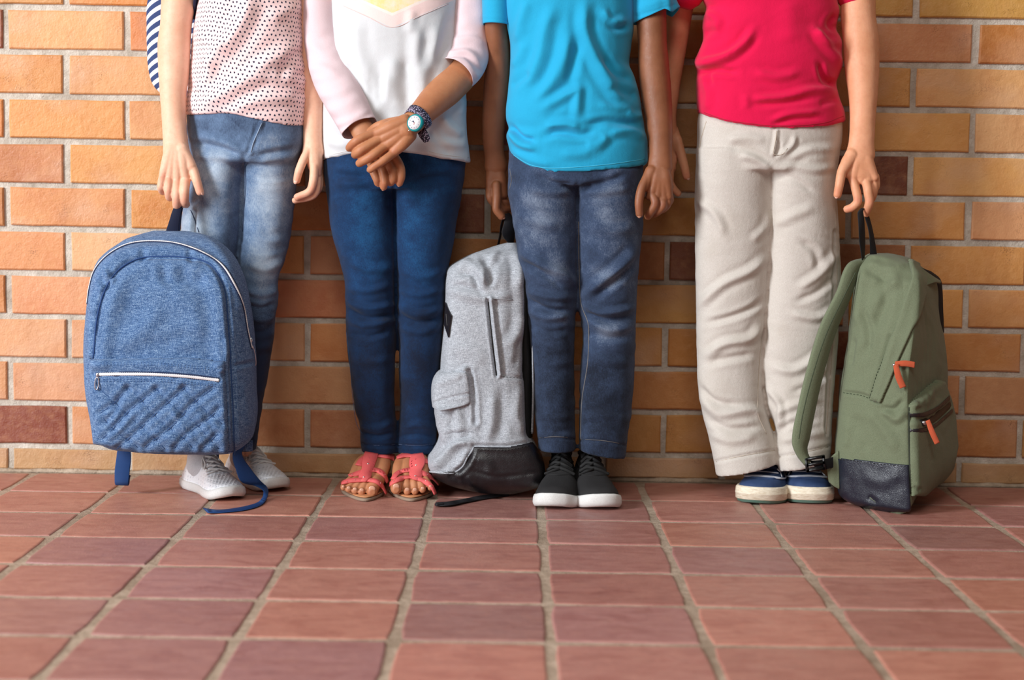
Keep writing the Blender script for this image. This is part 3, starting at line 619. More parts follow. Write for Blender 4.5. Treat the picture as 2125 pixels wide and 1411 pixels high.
    # top ------------------------------------------------------------
    t = NT('white_jersey_with_chevron'); ch = t.attr('chev').outputs['Fac']; n = t.noise(1500, 2, .6, t.obj())
    base = t.mix(t.lerp(n, 0., .6, .35, .65), lin((212, 214, 217)), lin((198, 199, 202)))
    pk = t.math('MULTIPLY', t.math('GREATER_THAN', ch, 0.), 1.); gd = t.math('GREATER_THAN', ch, 24.)
    foil = t.mix(t.lerp(t.noise(26, 4, .7, t.obj()), 0., 1., .4, .6), lin((238, 214, 150)), lin((242, 222, 200)))
    c = t.mix(pk, base, lin((240, 212, 208))); c = t.mix(gd, c, lin((240, 224, 216))); c = t.mix(t.math('GREATER_THAN', ch, 30.), c, foil); c = t.mix(t.math('GREATER_THAN', ch, 62.), c, lin((244, 226, 190)))
    t.set(Base_Color=c, Roughness=.85, Normal=t.bump(t.math('ADD', n, t.noise(200, 3, .6, t.obj())), .0005, .6)); t.b.inputs['Specular IOR Level'].default_value = .25
    V, f = rows_loft([(-118, 760, 880, Yc, .04), (-88, 700, 940, Yc, .062), (-30, 682, 955, Yc, .08), (60, 684, 952, Yc, .088), (130, 676, 958, Yc, .09), (190, 670, 967, Yc, .092), (250, 667, 968, Yc, .093), (301, 666, 972, Yc, .092), (340, 667, 977, Yc, .09)], Yc, 100, 60)
    V = hem_warp(V, [(667, 336), (700, 327), (728, 321), (780, 313), (844, 311), (884, 321), (919, 329), (977, 336)], 340, Yc, 90)
    chev = lambda v: np.where(v[:, 1] < Yc, 57 - proj(v)[:, 1] - .445 * abs(proj(v)[:, 0] - 814), -50.)
    FL = [([(868, 50), (864, 110), (876, 175), (868, 235)], 2.6, 12), ([(816, 110), (812, 180), (828, 240)], 2.4, 15), ([(842, 120), (842, 220)], -1.6, 10), ([(768, 250), (795, 205), (808, 150)], 1.8, 13), ([(905, 50), (898, 110), (880, 160)], 2.0, 11), ([(935, 30), (925, 80), (905, 125)], -1.4, 9),
          ([(915, 240), (930, 262), (960, 285)], 2.2, 9), ([(890, 290), (930, 300), (972, 300)], 1.8, 9), ([(895, 265), (905, 290), (940, 320)], -1.6, 8), ([(680, 290), (705, 300), (740, 292)], 1.6, 9), ([(720, 130), (735, 160), (752, 200)], -2.0, 8), ([(960, 200), (955, 240)], 1.6, 8), ([(740, 40), (745, 110), (770, 170)], 1.8, 12), ([(855, 20), (850, 70)], 1.5, 9), ([(790, 150), (792, 215)], -1.4, 7)]
    o = cloth('white_top', (V, f), t.m, root, .003, 4, FL, .6, (16, 16, 26), 9, {'chev': chev}); tr = bvh(*BV[o.name])
    mt = plain('white_thread', (224, 220, 216), .8)
    for L in ([(671, 326), (700, 318), (722, 313)], [(890, 314), (920, 321), (972, 327)]): part('hem_stitching', *ribbon(tr, L, 1.2, .0006), mt, root)
    part('chevron_seam', *ribbon(tr, [(713, 12), (764, 35), (814, 57), (870, 34), (930, 8)], 1.6, .0006), plain('pale_pink_thread', (232, 204, 200), .8), root)
    MP = knit('pale_pink_jersey', (226, 203, 207), (215, 189, 195))
    # sleeves: open tubes with a turned cuff, so the wrist comes out of a hollow
    def sleeve(L, cuffend, fl, seed, cuffw):
        p, w_, d_ = arm_pts(L); v, f = tube(p, w_, d_, nc=72, n=120, cap=False); f = [q for q in f if len(q) == 4]
        vv = v.reshape(120, 72, 3); inner = vv[-1:] + (vv[-1].mean(0) - vv[-1]) * .09
        back = vv[-14] + (vv[-14].mean(0) - vv[-14]) * .10
        allv = np.concatenate([vv, inner[0][None], back[None]]).reshape(-1, 3); ff = orient(allv, grid_faces(122, 72, True, False))
        allv = wrinkle(allv, ff, .5, (20, 20, 20), seed); allv = folds(allv, ff, fl); allv = smooth_np(allv, ff, 2)
        return allv, ff
    FR = [([(632, 150), (660, 140), (700, 150)], 2.6, 7), ([(640, 175), (680, 172), (716, 160)], -2, 6), ([(650, 200), (690, 195), (732, 180)], 2.4, 7), ([(662, 232), (700, 226), (744, 205)], 2.2, 7), ([(672, 250), (706, 246), (750, 226)], -1.8, 5), ([(640, 90), (670, 110), (705, 112)], 2, 8), ([(630, 60), (660, 80), (690, 75)], -1.5, 9), ([(690, 262), (725, 250), (765, 232)], 1.6, 5), ([(706, 276), (742, 262), (776, 242)], 1.8, 4.5, 0), ([(700, 268), (736, 254), (770, 234)], -1.4, 3.5, 0)]
    v, f = sleeve([(730, -104, Yc, 22, 32), (686, -92, Yc, 32, 38), (664, -50, Yc, 37, 40), (664, 0, -.155, 36, 40), (666, 60, -.16, 36.5, 40), (675, 110, -.17, 40, 40), (694, 165, -.2, 43, 41), (720, 215, -.232, 42, 38), (734, 243, -.247, 39.5, 35), (747, 268, -.258, 39, 34)], 0, FR, 3, 0); rs = part('sleeve', v, f, MP, root)
    FR2 = [([(936, 85), (975, 78), (1012, 92)], 3.2, 6), ([(934, 105), (970, 96), (1008, 118)], -2.6, 5), ([(925, 112), (960, 104), (1000, 134)], 2.6, 6), ([(922, 126), (955, 124), (990, 158)], 2.6, 5, 0), ([(930, 118), (960, 114), (998, 148)], -2.4, 4, 0), ([(940, 60), (975, 50), (1014, 60)], 1.6, 9), ([(940, 20), (970, 40), (1010, 30)], 1.6, 12), ([(960, 0), (965, 60)], 1.4, 10)]
    v, f = sleeve([(905, -104, Yc, 22, 32), (955, -92, Yc, 34, 38), (976, -50, Yc, 40, 40), (976, 0, -.155, 41, 41), (977, 50, -.16, 41, 41), (975, 92, -.17, 42, 42), (970, 118, -.18, 44, 42), (960, 138, -.19, 44, 41), (946, 154, -.203, 41, 40)], 0, FR2, 5, 0); part('sleeve', v, f, MP, root)
    # jeans ----------------------------------------------------------
    hips = rows_loft([(270, 676, 962, Yc, .08), (310, 671, 967, Yc, .084), (345, 671, 966, Yc, .085), (375, 673, 962, Yc, .083), (392, 678, 958, Yc, .08)], Yc, 50, 52)
    l1 = rows_loft([(350, 672, 828, Yc, .078), (390, 675, 828, Yc, .077), (440, 682, 828, Yc, .072), (500, 692, 827, Yc, .064), (569, 712, 825, Yc, .056), (624, 717, 822, Yc, .052), (693, 718, 822, Yc, .049), (776, 727, 819, -.145, .046), (855, 737, 820, -.13, .042), (892, 748, 823, -.125, .038), (928, 748, 822, -.122, .038), (944, 751, 822, -.12, .038)], Yc, 160, 42, 2.15)
    l2 = rows_loft([(350, 808, 964, Yc, .078), (407, 809, 958, Yc, .077), (440, 810, 951, Yc, .072), (500, 814, 942, Yc, .064), (555, 818, 932, Yc, .058), (601, 823, 925, Yc, .054), (670, 824, 920, Yc, .05), (716, 828, 917, Yc, .049), (763, 828, 913, -.145, .046), (855, 830, 909, -.13, .042), (900, 826, 907, -.125, .038), (944, 824, 905, -.12, .038)], Yc, 160, 42, 2.15)
    FL = [([(818, 388), (820, 500), (821, 650)], -1.2, 4, 0), ([(812, 388), (760, 372), (700, 360)], -2, 7), ([(690, 385), (740, 380), (790, 372)], 1.6, 8), ([(826, 388), (880, 372), (940, 365)], -1.8, 7),
          ([(718, 596), (760, 604), (815, 590)], 1.5, 6), ([(716, 622), (765, 640), (822, 632)], 2.6, 6), ([(718, 642), (765, 660), (822, 654)], -2.8, 5), ([(718, 662), (760, 676), (820, 664)], 2.4, 6), ([(722, 690), (765, 698), (815, 684)], -1.8, 5), ([(725, 540), (770, 560), (818, 555)], 1.6, 8),
          ([(826, 600), (870, 612), (924, 598)], 1.6, 6), ([(825, 635), (870, 652), (920, 640)], 2.4, 6), ([(826, 655), (870, 670), (918, 660)], -2.6, 5), ([(828, 678), (870, 690), (916, 676)], 2.0, 6), ([(828, 560), (880, 575), (930, 558)], 1.4, 7), ([(730, 740), (765, 752), (812, 745)], 1.2, 7),
          ([(740, 880), (780, 890), (820, 872)], 1.8, 6), ([(748, 898), (785, 906), (820, 896)], -2, 4), ([(832, 890), (866, 882), (904, 890)], 1.6, 6), ([(830, 905), (866, 902), (904, 908)], -1.6, 4), ([(748, 922), (785, 926), (822, 924)], -1.6, 2.5, 0), ([(826, 924), (866, 926), (905, 924)], -1.6, 2.5, 0)]
    ws = lambda v: blob(v, [(760, 450, 40, 110, .22), (870, 440, 40, 110, .2), (770, 570, 30, 50, .15), (870, 560, 30, 50, .12), (760, 800, 60, 180, -.26), (870, 800, 60, 180, -.26)])  # negative patches paint the shade on the shins into the denim
    j = cloth('dark_jeans', join(hips, l1, l2), denim('dark_blue_denim', (4, 18, 42), (8, 48, 88), (30, 98, 152)), root, .0028, 4, FL, .9, (20, 20, 40), 12, {'wash_and_shade': ws}); tr = bvh(*BV[j.name])
    part('leg_seam', *ribbon(tr, [(719, 690), (727, 760), (734, 840), (742, 884), (752, 900)], 2.0, .0008), plain('navy_thread', (60, 92, 132), .8), root)
    mt = plain('blue_thread', (92, 112, 146), .8)
    for L in ([(752, 921), (785, 924), (820, 922)], [(827, 922), (866, 924), (902, 921)]): part('hem_stitching', *ribbon(tr, L, 1.1, .0005), mt, root)
    # watch is a thing of its own
    wr = empty('wristwatch', tuple(P(860, 256, -.31)), 'round white wristwatch with teal case and spotted fabric strap on a wrist', 'watch')
    fp = P(860.5, 254.5, -.322); ax = np.array([-.42, -.9, .25]); ax[2] = .15; ax /= np.linalg.norm(ax); d_ = P(835, 262, -.31) - P(875, 240, -.31); X = d_ - ax * d_.dot(ax); X /= np.linalg.norm(X); Yv = np.cross(ax, X)
    def disc(r0, r1, h0, h1, n=40):
        V = []
        for r, h in ((r0, h0), (r0, (h0 + h1) / 2), (r1, h1)):
            for j_ in range(n): a = 2 * math.pi * j_ / n; V.append(fp + X * r * math.cos(a) + Yv * r * math.sin(a) + ax * h)
        V = np.array(V); return V, orient(V, grid_faces(3, n))
    part('case', *disc(.0158, .0150, -.006, .0012), plain('teal_watch_case', (20, 150, 156), .25), wr)
    part('dial', *disc(.0128, .0128, .0012, .0016), plain('white_dial', (236, 236, 240), .35), wr)
    R3 = np.stack([X, Yv, ax], 1); MKS = plain('dark_numeral', (70, 70, 110), .5)
    for q in range(12):
        a = 2 * math.pi * q / 12; c = fp + (X * math.cos(a) + Yv * math.sin(a)) * .0098 + ax * .0018; part('hour_mark', *box(c, (.0007, .0004, .0002), R3 @ _rz(a)), MKS, wr)
    for ang, ln, wd, cc in ((-1.05, .0058, .0005, (24, 24, 60)), (-1.5, .0045, .0006, (40, 30, 80)), (.9, .004, .0004, (220, 60, 60))):
        a = ang; dd = X * math.cos(a) + Yv * math.sin(a); part('hand', *box(fp + dd * ln / 2 + ax * .0020, (ln / 2, wd, .0002), R3 @ _rz(a)), plain('watch_hand', cc, .4), wr)
    part('crown', *ell(fp + X * .0162 + Yv * .006, (.0018, .0018, .0018)), plain('chrome', (220, 220, 220), .2, 1.), wr)
    t = NT('spotted_strap_fabric'); vo = t.n('TexVoronoi', feature='F1'); vo.inputs['Scale'].default_value = 420; t.put(vo.inputs['Vector'], t.obj())
    d = vo.outputs['Distance']; c = t.mix(t.math('GREATER_THAN', d, .38), lin((205, 200, 228)), lin((40, 30, 54))); c = t.mix(t.math('LESS_THAN', d, .2), c, lin((196, 120, 160))); t.set(Base_Color=c, Roughness=.7)
    wc = P(866, 247, -.279); wx = P(850, 262, -.293) - P(883, 230, -.262); wx /= np.linalg.norm(wx); e2 = np.array([0, -1., 0]); e2 -= wx * e2.dot(wx); e2 /= np.linalg.norm(e2); e1 = np.cross(e2, wx)
    th_ = np.linspace(0, 2 * math.pi, 48, endpoint=False); V = []
    for o_, kk in ((-.0095, 1.0), (-.0092, 1.05), (.0092, 1.05), (.0095, 1.0)):
        rad1, rad2 = .0238 - o_ * .12, .0212
        for a in th_: V.append(wc + wx * o_ + e1 * rad1 * kk * math.cos(a) + e2 * rad2 * kk * math.sin(a))
    V = np.array(V); f = grid_faces(4, 48, True, False) + [(3 * 48 + j_, 3 * 48 + (j_ + 1) % 48, (j_ + 1) % 48, j_) for j_ in range(48)]; part('strap', V, orient(V, f), t.m, wr)
    tl = tube([P(874, 270, -.275), P(880, 281, -.282), P(884, 288, -.284)], [.0085, .0085, .0075], [.0016, .0016, .0016], nc=16); part('strap_end', *tl, t.m, wr)
kid2()
# ================================================================== person 3: boy in the turquoise t-shirt
def kid3():
    Yc = -.20; root = person('boy in turquoise t-shirt and faded grey-blue jeans, arms at his sides', (P(1200, 900, Yc)[0], Yc, 0))
    core = body_core(1185, Yc, -70, 118, (1195, 300), [[(1130, 350, Yc, 48, 42), (1145, 620, Yc, 36, 34), (1155, 915, -.20, 22, 22), (1155, 925, -.20, 20, 22)], [(1262, 350, Yc, 48, 42), (1258, 620, Yc, 36, 34), (1245, 915, -.20, 22, 22), (1243, 925, -.20, 20, 22)]], 2)
    la = [T3([(1345, -52, Yc, 32, 32), (1348, -20, Yc, 33, 34), (1351, 30, -.205, 31.5, 33), (1354, 89, -.21, 29.5, 32), (1356, 130, -.212, 31.5, 32), (1361, 185, -.215, 31.5, 31), (1369, 262, -.225, 26.5, 26), (1371, 319, -.235, 23.5, 19), (1370, 345, -.24, 25.5, 18)])]
    Y = -.25
    for b, r in [((1350, 408), 10), ((1364, 414), 10.5), ((1378, 414), 10), ((1388, 408), 9)]: la.append(T3([(1369, 340, Y + .012, 16, 15), ((1369 + b[0]) / 2 + 1, 376, Y, 16, 15), (b[0], b[1], Y, r, 12)]))
    la.append(T3([(1358, 372, Y + .002, 17, 13), (1376, 374, Y + .002, 19, 14), (1384, 388, Y + .004, 14, 12)]))
    la += [fing([(1352, 402, Y - .002), (1360, 422, Y - .01), (1350, 440, Y - .004), (1345, 449, Y + .006)], 8.6), fing([(1366, 408, Y), (1376, 424, Y - .006), (1366, 438, Y), (1358, 444, Y + .012)], 8.6),
           fing([(1378, 406, Y + .004), (1386, 420, Y), (1378, 432, Y + .006), (1366, 438, Y + .018)], 8.2), fing([(1388, 402, Y + .01), (1391, 414, Y + .008), (1384, 424, Y + .016)], 7.6)]
    t1 = [(1342, 368, Y - .004), (1331, 393, Y - .014), (1326, 423, Y - .018), (1327, 444, Y - .016)]; la.append(fing(t1, 8.8)); la.append(T3([(1352, 356, Y + .002, 14, 13), (1336, 388, Y - .008, 11, 11)]))
    ra = [T3([(1031, -48, Yc, 26, 28), (1031, 0, -.2, 26, 30), (1031, 60, -.19, 24, 29), (1034, 120, -.165, 25, 29), (1030, 180, -.15, 26, 28), (1026, 240, -.14, 25, 26), (1024, 285, -.14, 22.5, 21), (1026, 320, -.14, 21, 18), (1029, 345, -.14, 24, 17)])]
    Z = -.145
    for b in [(1016, 396), (1024, 404), (1036, 408), (1046, 404)]: ra.append(T3([(1027, 335, Z + .01, 15, 14), ((1027 + b[0]) / 2, 372, Z + .004, 15, 15), (b[0], b[1], Z + .004, 9, 12)]))
    t2 = [(1030, 384, Z - .012), (1031, 410, Z - .020), (1030, 432, Z - .022), (1041, 449, Z - .020)]; ra.append(fing(t2, 8.6))
    ra += [fing([(1016, 394, Z), (1017, 410, Z - .006), (1026, 424, Z + .004)], 8), fing([(1032, 404, Z + .006), (1036, 424, Z), (1048, 434, Z + .004), (1060, 434, Z + .012)], 7.4), fing([(1042, 402, Z + .012), (1048, 418, Z + .008), (1062, 424, Z + .016)], 7.4)]
    finish_body(root, core, [la, ra], 2, .0016, [(1327, 428, 9, 12, .5), (1362, 420, 9, 9, .5), (1378, 424, 9, 9, .4)])
    nail(t1, 7.6, M_NAIL[2], root, up=(-.2, -1, .1)); nail(t2, 7, M_NAIL[2], root, up=(.6, -1, .3))
    hair(root, 1185, -70, Yc, (24, 18, 16))
    # t-shirt ----------------------------------------------------------
    MS = knit('turquoise_jersey', (34, 164, 206), (22, 150, 198))
    V, f = rows_loft([(-104, 1120, 1250, Yc, .045), (-76, 1070, 1300, Yc, .066), (-30, 1048, 1316, Yc, .08), (0, 1045, 1315, Yc, .082), (53, 1050, 1315, Yc, .084), (99, 1058, 1309, Yc, .085), (131, 1058, 1306, Yc, .086), (159, 1057, 1317, Yc, .087), (198, 1053, 1328, Yc, .088), (235, 1050, 1333, Yc, .09), (252, 1051, 1336, Yc, .09), (269, 1056, 1338, Yc, .088), (288, 1051, 1342, Yc, .09), (310, 1050, 1344, Yc, .09), (333, 1053, 1343, Yc, .09), (368, 1060, 1343, Yc, .086)], Yc, 130, 60)
    V = hem_warp(V, [(1050, 318), (1060, 332), (1070, 340), (1102, 354), (1144, 361), (1208, 358), (1279, 351), (1336, 342), (1345, 335)], 368, Yc, 110)
    FL = [([(1095, 0), (1080, 50), (1072, 90)], 2, 9), ([(1215, 0), (1212, 50), (1230, 110), (1262, 170), (1290, 210)], 4.2, 11), ([(1150, 10), (1132, 60), (1120, 120), (1095, 180)], 3.2, 12), ([(1182, 60), (1170, 120), (1150, 165), (1110, 215)], 3.4, 12), ([(1196, 90), (1192, 130), (1180, 180)], -2, 9), ([(1120, 230), (1160, 205), (1200, 188), (1196, 250)], 3.2, 9),
          ([(1130, 262), (1175, 256), (1205, 266)], 2.8, 8), ([(1120, 285), (1160, 274), (1200, 280), (1250, 262)], -2.6, 7), ([(1060, 262), (1085, 285), (1110, 290)], -3.6, 5), ([(1056, 272), (1080, 300), (1115, 308)], 3, 6), ([(1210, 262), (1260, 252), (1330, 258)], -3, 7), ([(1215, 300), (1250, 292), (1260, 280)], 2.6, 9), ([(1262, 278), (1300, 272), (1340, 285)], 2.6, 8), ([(1160, 320), (1210, 318), (1260, 300)], 1.8, 9),
          ([(1060, 140), (1075, 120), (1090, 90)], 1.6, 9), ([(1058, 180), (1085, 160), (1100, 150)], -1.8, 8), ([(1312, 165), (1280, 150), (1250, 120)], -2.4, 8), ([(1326, 200), (1290, 190), (1260, 180)], -2.2, 8), ([(1250, 20), (1270, 45), (1300, 40)], 2.4, 7), ([(1256, 40), (1280, 60), (1306, 55)], -2, 6), ([(1300, 230), (1320, 240), (1336, 238)], 2, 6), ([(1060, 310), (1100, 332), (1150, 342)], 1.4, 7), ([(1240, 215), (1280, 225), (1320, 222)], 1.6, 8)]
    o = cloth('t_shirt', (V, f), MS, root, .003, 4, FL, .7, (14, 14, 26), 21); tr = bvh(*BV[o.name]); MT = plain('turquoise_thread', (70, 196, 232), .7)
    part('hem_stitching', *ribbon(tr, [(1066, 322), (1100, 342), (1144, 349), (1208, 346), (1279, 339), (1338, 330)], 1.6, .0006), MT, root)
    def sleeve(L, hem, fl, seed):
        p, w_, d_ = arm_pts(L); v, f = tube(p, w_, d_, nc=60, n=60, cap=False); vv = v.reshape(60, 60, 3); c = vv[-1].mean(0)
        inn = [(c + (vv[-1] - c) * .95)[None], (vv[-8].mean(0) + (vv[-8] - vv[-8].mean(0)) * .93)[None]]
        a = np.concatenate([vv] + inn).reshape(-1, 3); ff = orient(a, grid_faces(62, 60, True, False)); a = hem_warp(a, hem[0], hem[1], Yc, 50) if hem else a
        a = wrinkle(a, ff, .5, (20, 20, 30), seed); return folds(a, ff, fl), ff
    v, f = sleeve([(1255, -96, Yc, 24, 34), (1318, -86, Yc, 36, 42), (1346, -50, Yc, 44, 44), (1354, -10, -.202, 46, 44), (1362, 42, -.205, 49, 44)], ([(1313, 43), (1350, 36), (1382, 27), (1395, 36), (1411, 22)], 42), [([(1318, 20), (1350, 10), (1395, -4)], 2, 8), ([(1316, 33), (1352, 25), (1400, 10)], -1.2, 2.5, 0), ([(1385, -10), (1388, 15), (1386, 30)], 3, 6)], 4); part('sleeve', v, f, MS, root)
    v, f = sleeve([(1115, -96, Yc, 24, 34), (1062, -86, Yc, 34, 40), (1034, -50, Yc, 33, 40), (1031, 0, -.202, 30, 38), (1031, 53, -.204, 29, 37)], ([(1003, 50), (1030, 52), (1060, 54)], 53), [([(1005, 40), (1030, 42), (1056, 44)], -1, 2.5, 0)], 6); part('sleeve', v, f, MS, root)
    # jeans --------------------------------------------------------------
    hips = rows_loft([(285, 1060, 1332, Yc, .078), (325, 1056, 1336, Yc, .082), (345, 1055, 1335, Yc, .082), (372, 1054, 1334, Yc, .083), (385, 1056, 1333, Yc, .08)], Yc, 50, 52)
    l1 = rows_loft([(350, 1054, 1208, Yc, .078), (395, 1053, 1208, Yc, .077), (440, 1061, 1207, Yc, .072), (500, 1070, 1205, Yc, .066), (578, 1082, 1202, Yc, .06), (624, 1090, 1197, Yc, .057), (693, 1098, 1193, Yc, .053), (760, 1104, 1192, Yc, .05), (809, 1107, 1193, -.205, .049), (870, 1110, 1193, -.21, .047), (901, 1114, 1194, -.215, .047), (930, 1117, 1195, -.215, .047)], Yc, 150, 42, 2.2)
    l2 = rows_loft([(350, 1188, 1335, Yc, .078), (395, 1189, 1334, Yc, .077), (454, 1191, 1335, Yc, .072), (523, 1196, 1329, Yc, .065), (578, 1200, 1324, Yc, .06), (601, 1200, 1322, Yc, .058), (638, 1200, 1320, Yc, .056), (661, 1204, 1320, Yc, .054), (698, 1209, 1319, Yc, .052), (763, 1204, 1317, Yc, .05), (809, 1202, 1315, -.205, .049), (855, 1202, 1310, -.208, .048), (901, 1202, 1303, -.215, .047), (944, 1202, 1298, -.215, .047)], Yc, 150, 42, 2.2)
    l2v = hem_warp(l2[0], [(1200, 931), (1250, 938), (1298, 947)], 944, Yc, 60)
    FL = [([(1198, 383), (1199, 450), (1200, 560)], -1.2, 4, 0), ([(1190, 385), (1150, 380), (1110, 362)], -2.4, 6), ([(1188, 398), (1150, 400), (1100, 392)], 1.6, 7), ([(1205, 388), (1250, 380), (1300, 362)], -2.4, 6), ([(1208, 400), (1260, 398), (1310, 390)], 1.4, 7),
          ([(1075, 520), (1120, 545), (1170, 570), (1196, 590)], 3.4, 8), ([(1085, 545), (1130, 570), (1170, 600)], -2.6, 6), ([(1090, 600), (1130, 615), (1190, 618)], 3.0, 7), ([(1092, 622), (1130, 640), (1185, 646)], -3.4, 5), ([(1096, 645), (1140, 660), (1180, 655)], 3.0, 7), ([(1100, 670), (1140, 690), (1185, 684)], -2, 6),
          ([(1325, 510), (1290, 550), (1240, 590), (1208, 620)], 3.6, 9), ([(1320, 545), (1270, 590), (1230, 620)], -2.2, 7), ([(1210, 632), (1250, 648), (1300, 642), (1320, 636)], 3.2, 6), ([(1212, 650), (1260, 664), (1316, 658)], -3.0, 5), ([(1222, 668), (1270, 684), (1316, 676)], 3.0, 7), ([(1215, 690), (1270, 704), (1316, 698)], -1.8, 6), ([(1230, 740), (1270, 752), (1314, 748)], 1.4, 8), ([(1110, 740), (1150, 755), (1188, 748)], 1.4, 8),
          ([(1110, 860), (1150, 868), (1190, 862)], 1.6, 7), ([(1206, 870), (1250, 862), (1304, 872)], 1.6, 7), ([(1115, 890), (1150, 896), (1192, 890)], -1.6, 6), ([(1116, 912), (1150, 909), (1195, 912)], -1.6, 2.5, 0), ([(1202, 914), (1250, 916), (1300, 925)], -1.6, 2.5, 0), ([(1070, 440), (1110, 460), (1160, 470)], 1.6, 10), ([(1220, 470), (1270, 480), (1320, 470)], 1.6, 10)]
    ws = lambda v: blob(v, [(1120, 430, 50, 80, .26), (1270, 430, 50, 90, .20), (1150, 570, 26, 34, .26), (1265, 690, 34, 28, .42), (1150, 660, 30, 26, .26), (1270, 580, 40, 30, .2), (1150, 830, 60, 150, -.30), (1255, 850, 60, 150, -.30), (1195, 370, 200, 22, -.1)])  # faded fronts are wash; darker lower legs are shade put into the colour
    j = cloth('faded_jeans', join(hips, l1, (l2v, l2[1])), denim('faded_blue_denim', (16, 24, 40), (54, 70, 98), (148, 162, 182)), root, .0028, 4, FL, 1.0, (20, 20, 40), 31, {'wash_and_shade': ws}); tr = bvh(*BV[j.name])
    mt = plain('dull_denim_thread', (116, 112, 110), .8)
    part('leg_seam', *ribbon(tr, [(1201, 460), (1202, 560), (1206, 630), (1222, 680), (1220, 750), (1208, 830), (1205, 915)], 1.8, .0008), mt, root)
    part('hem_stitching', *ribbon(tr, [(1120, 908), (1150, 906), (1192, 908)], 1.4, .0006), mt, root); part('hem_stitching', *ribbon(tr, [(1205, 911), (1250, 914), (1300, 922)], 1.4, .0006), mt, root)
    part('pocket_seam', *ribbon(tr, [(1058, 350), (1062, 375), (1056, 395)], 1.6, .0008), mt, root)
kid3()
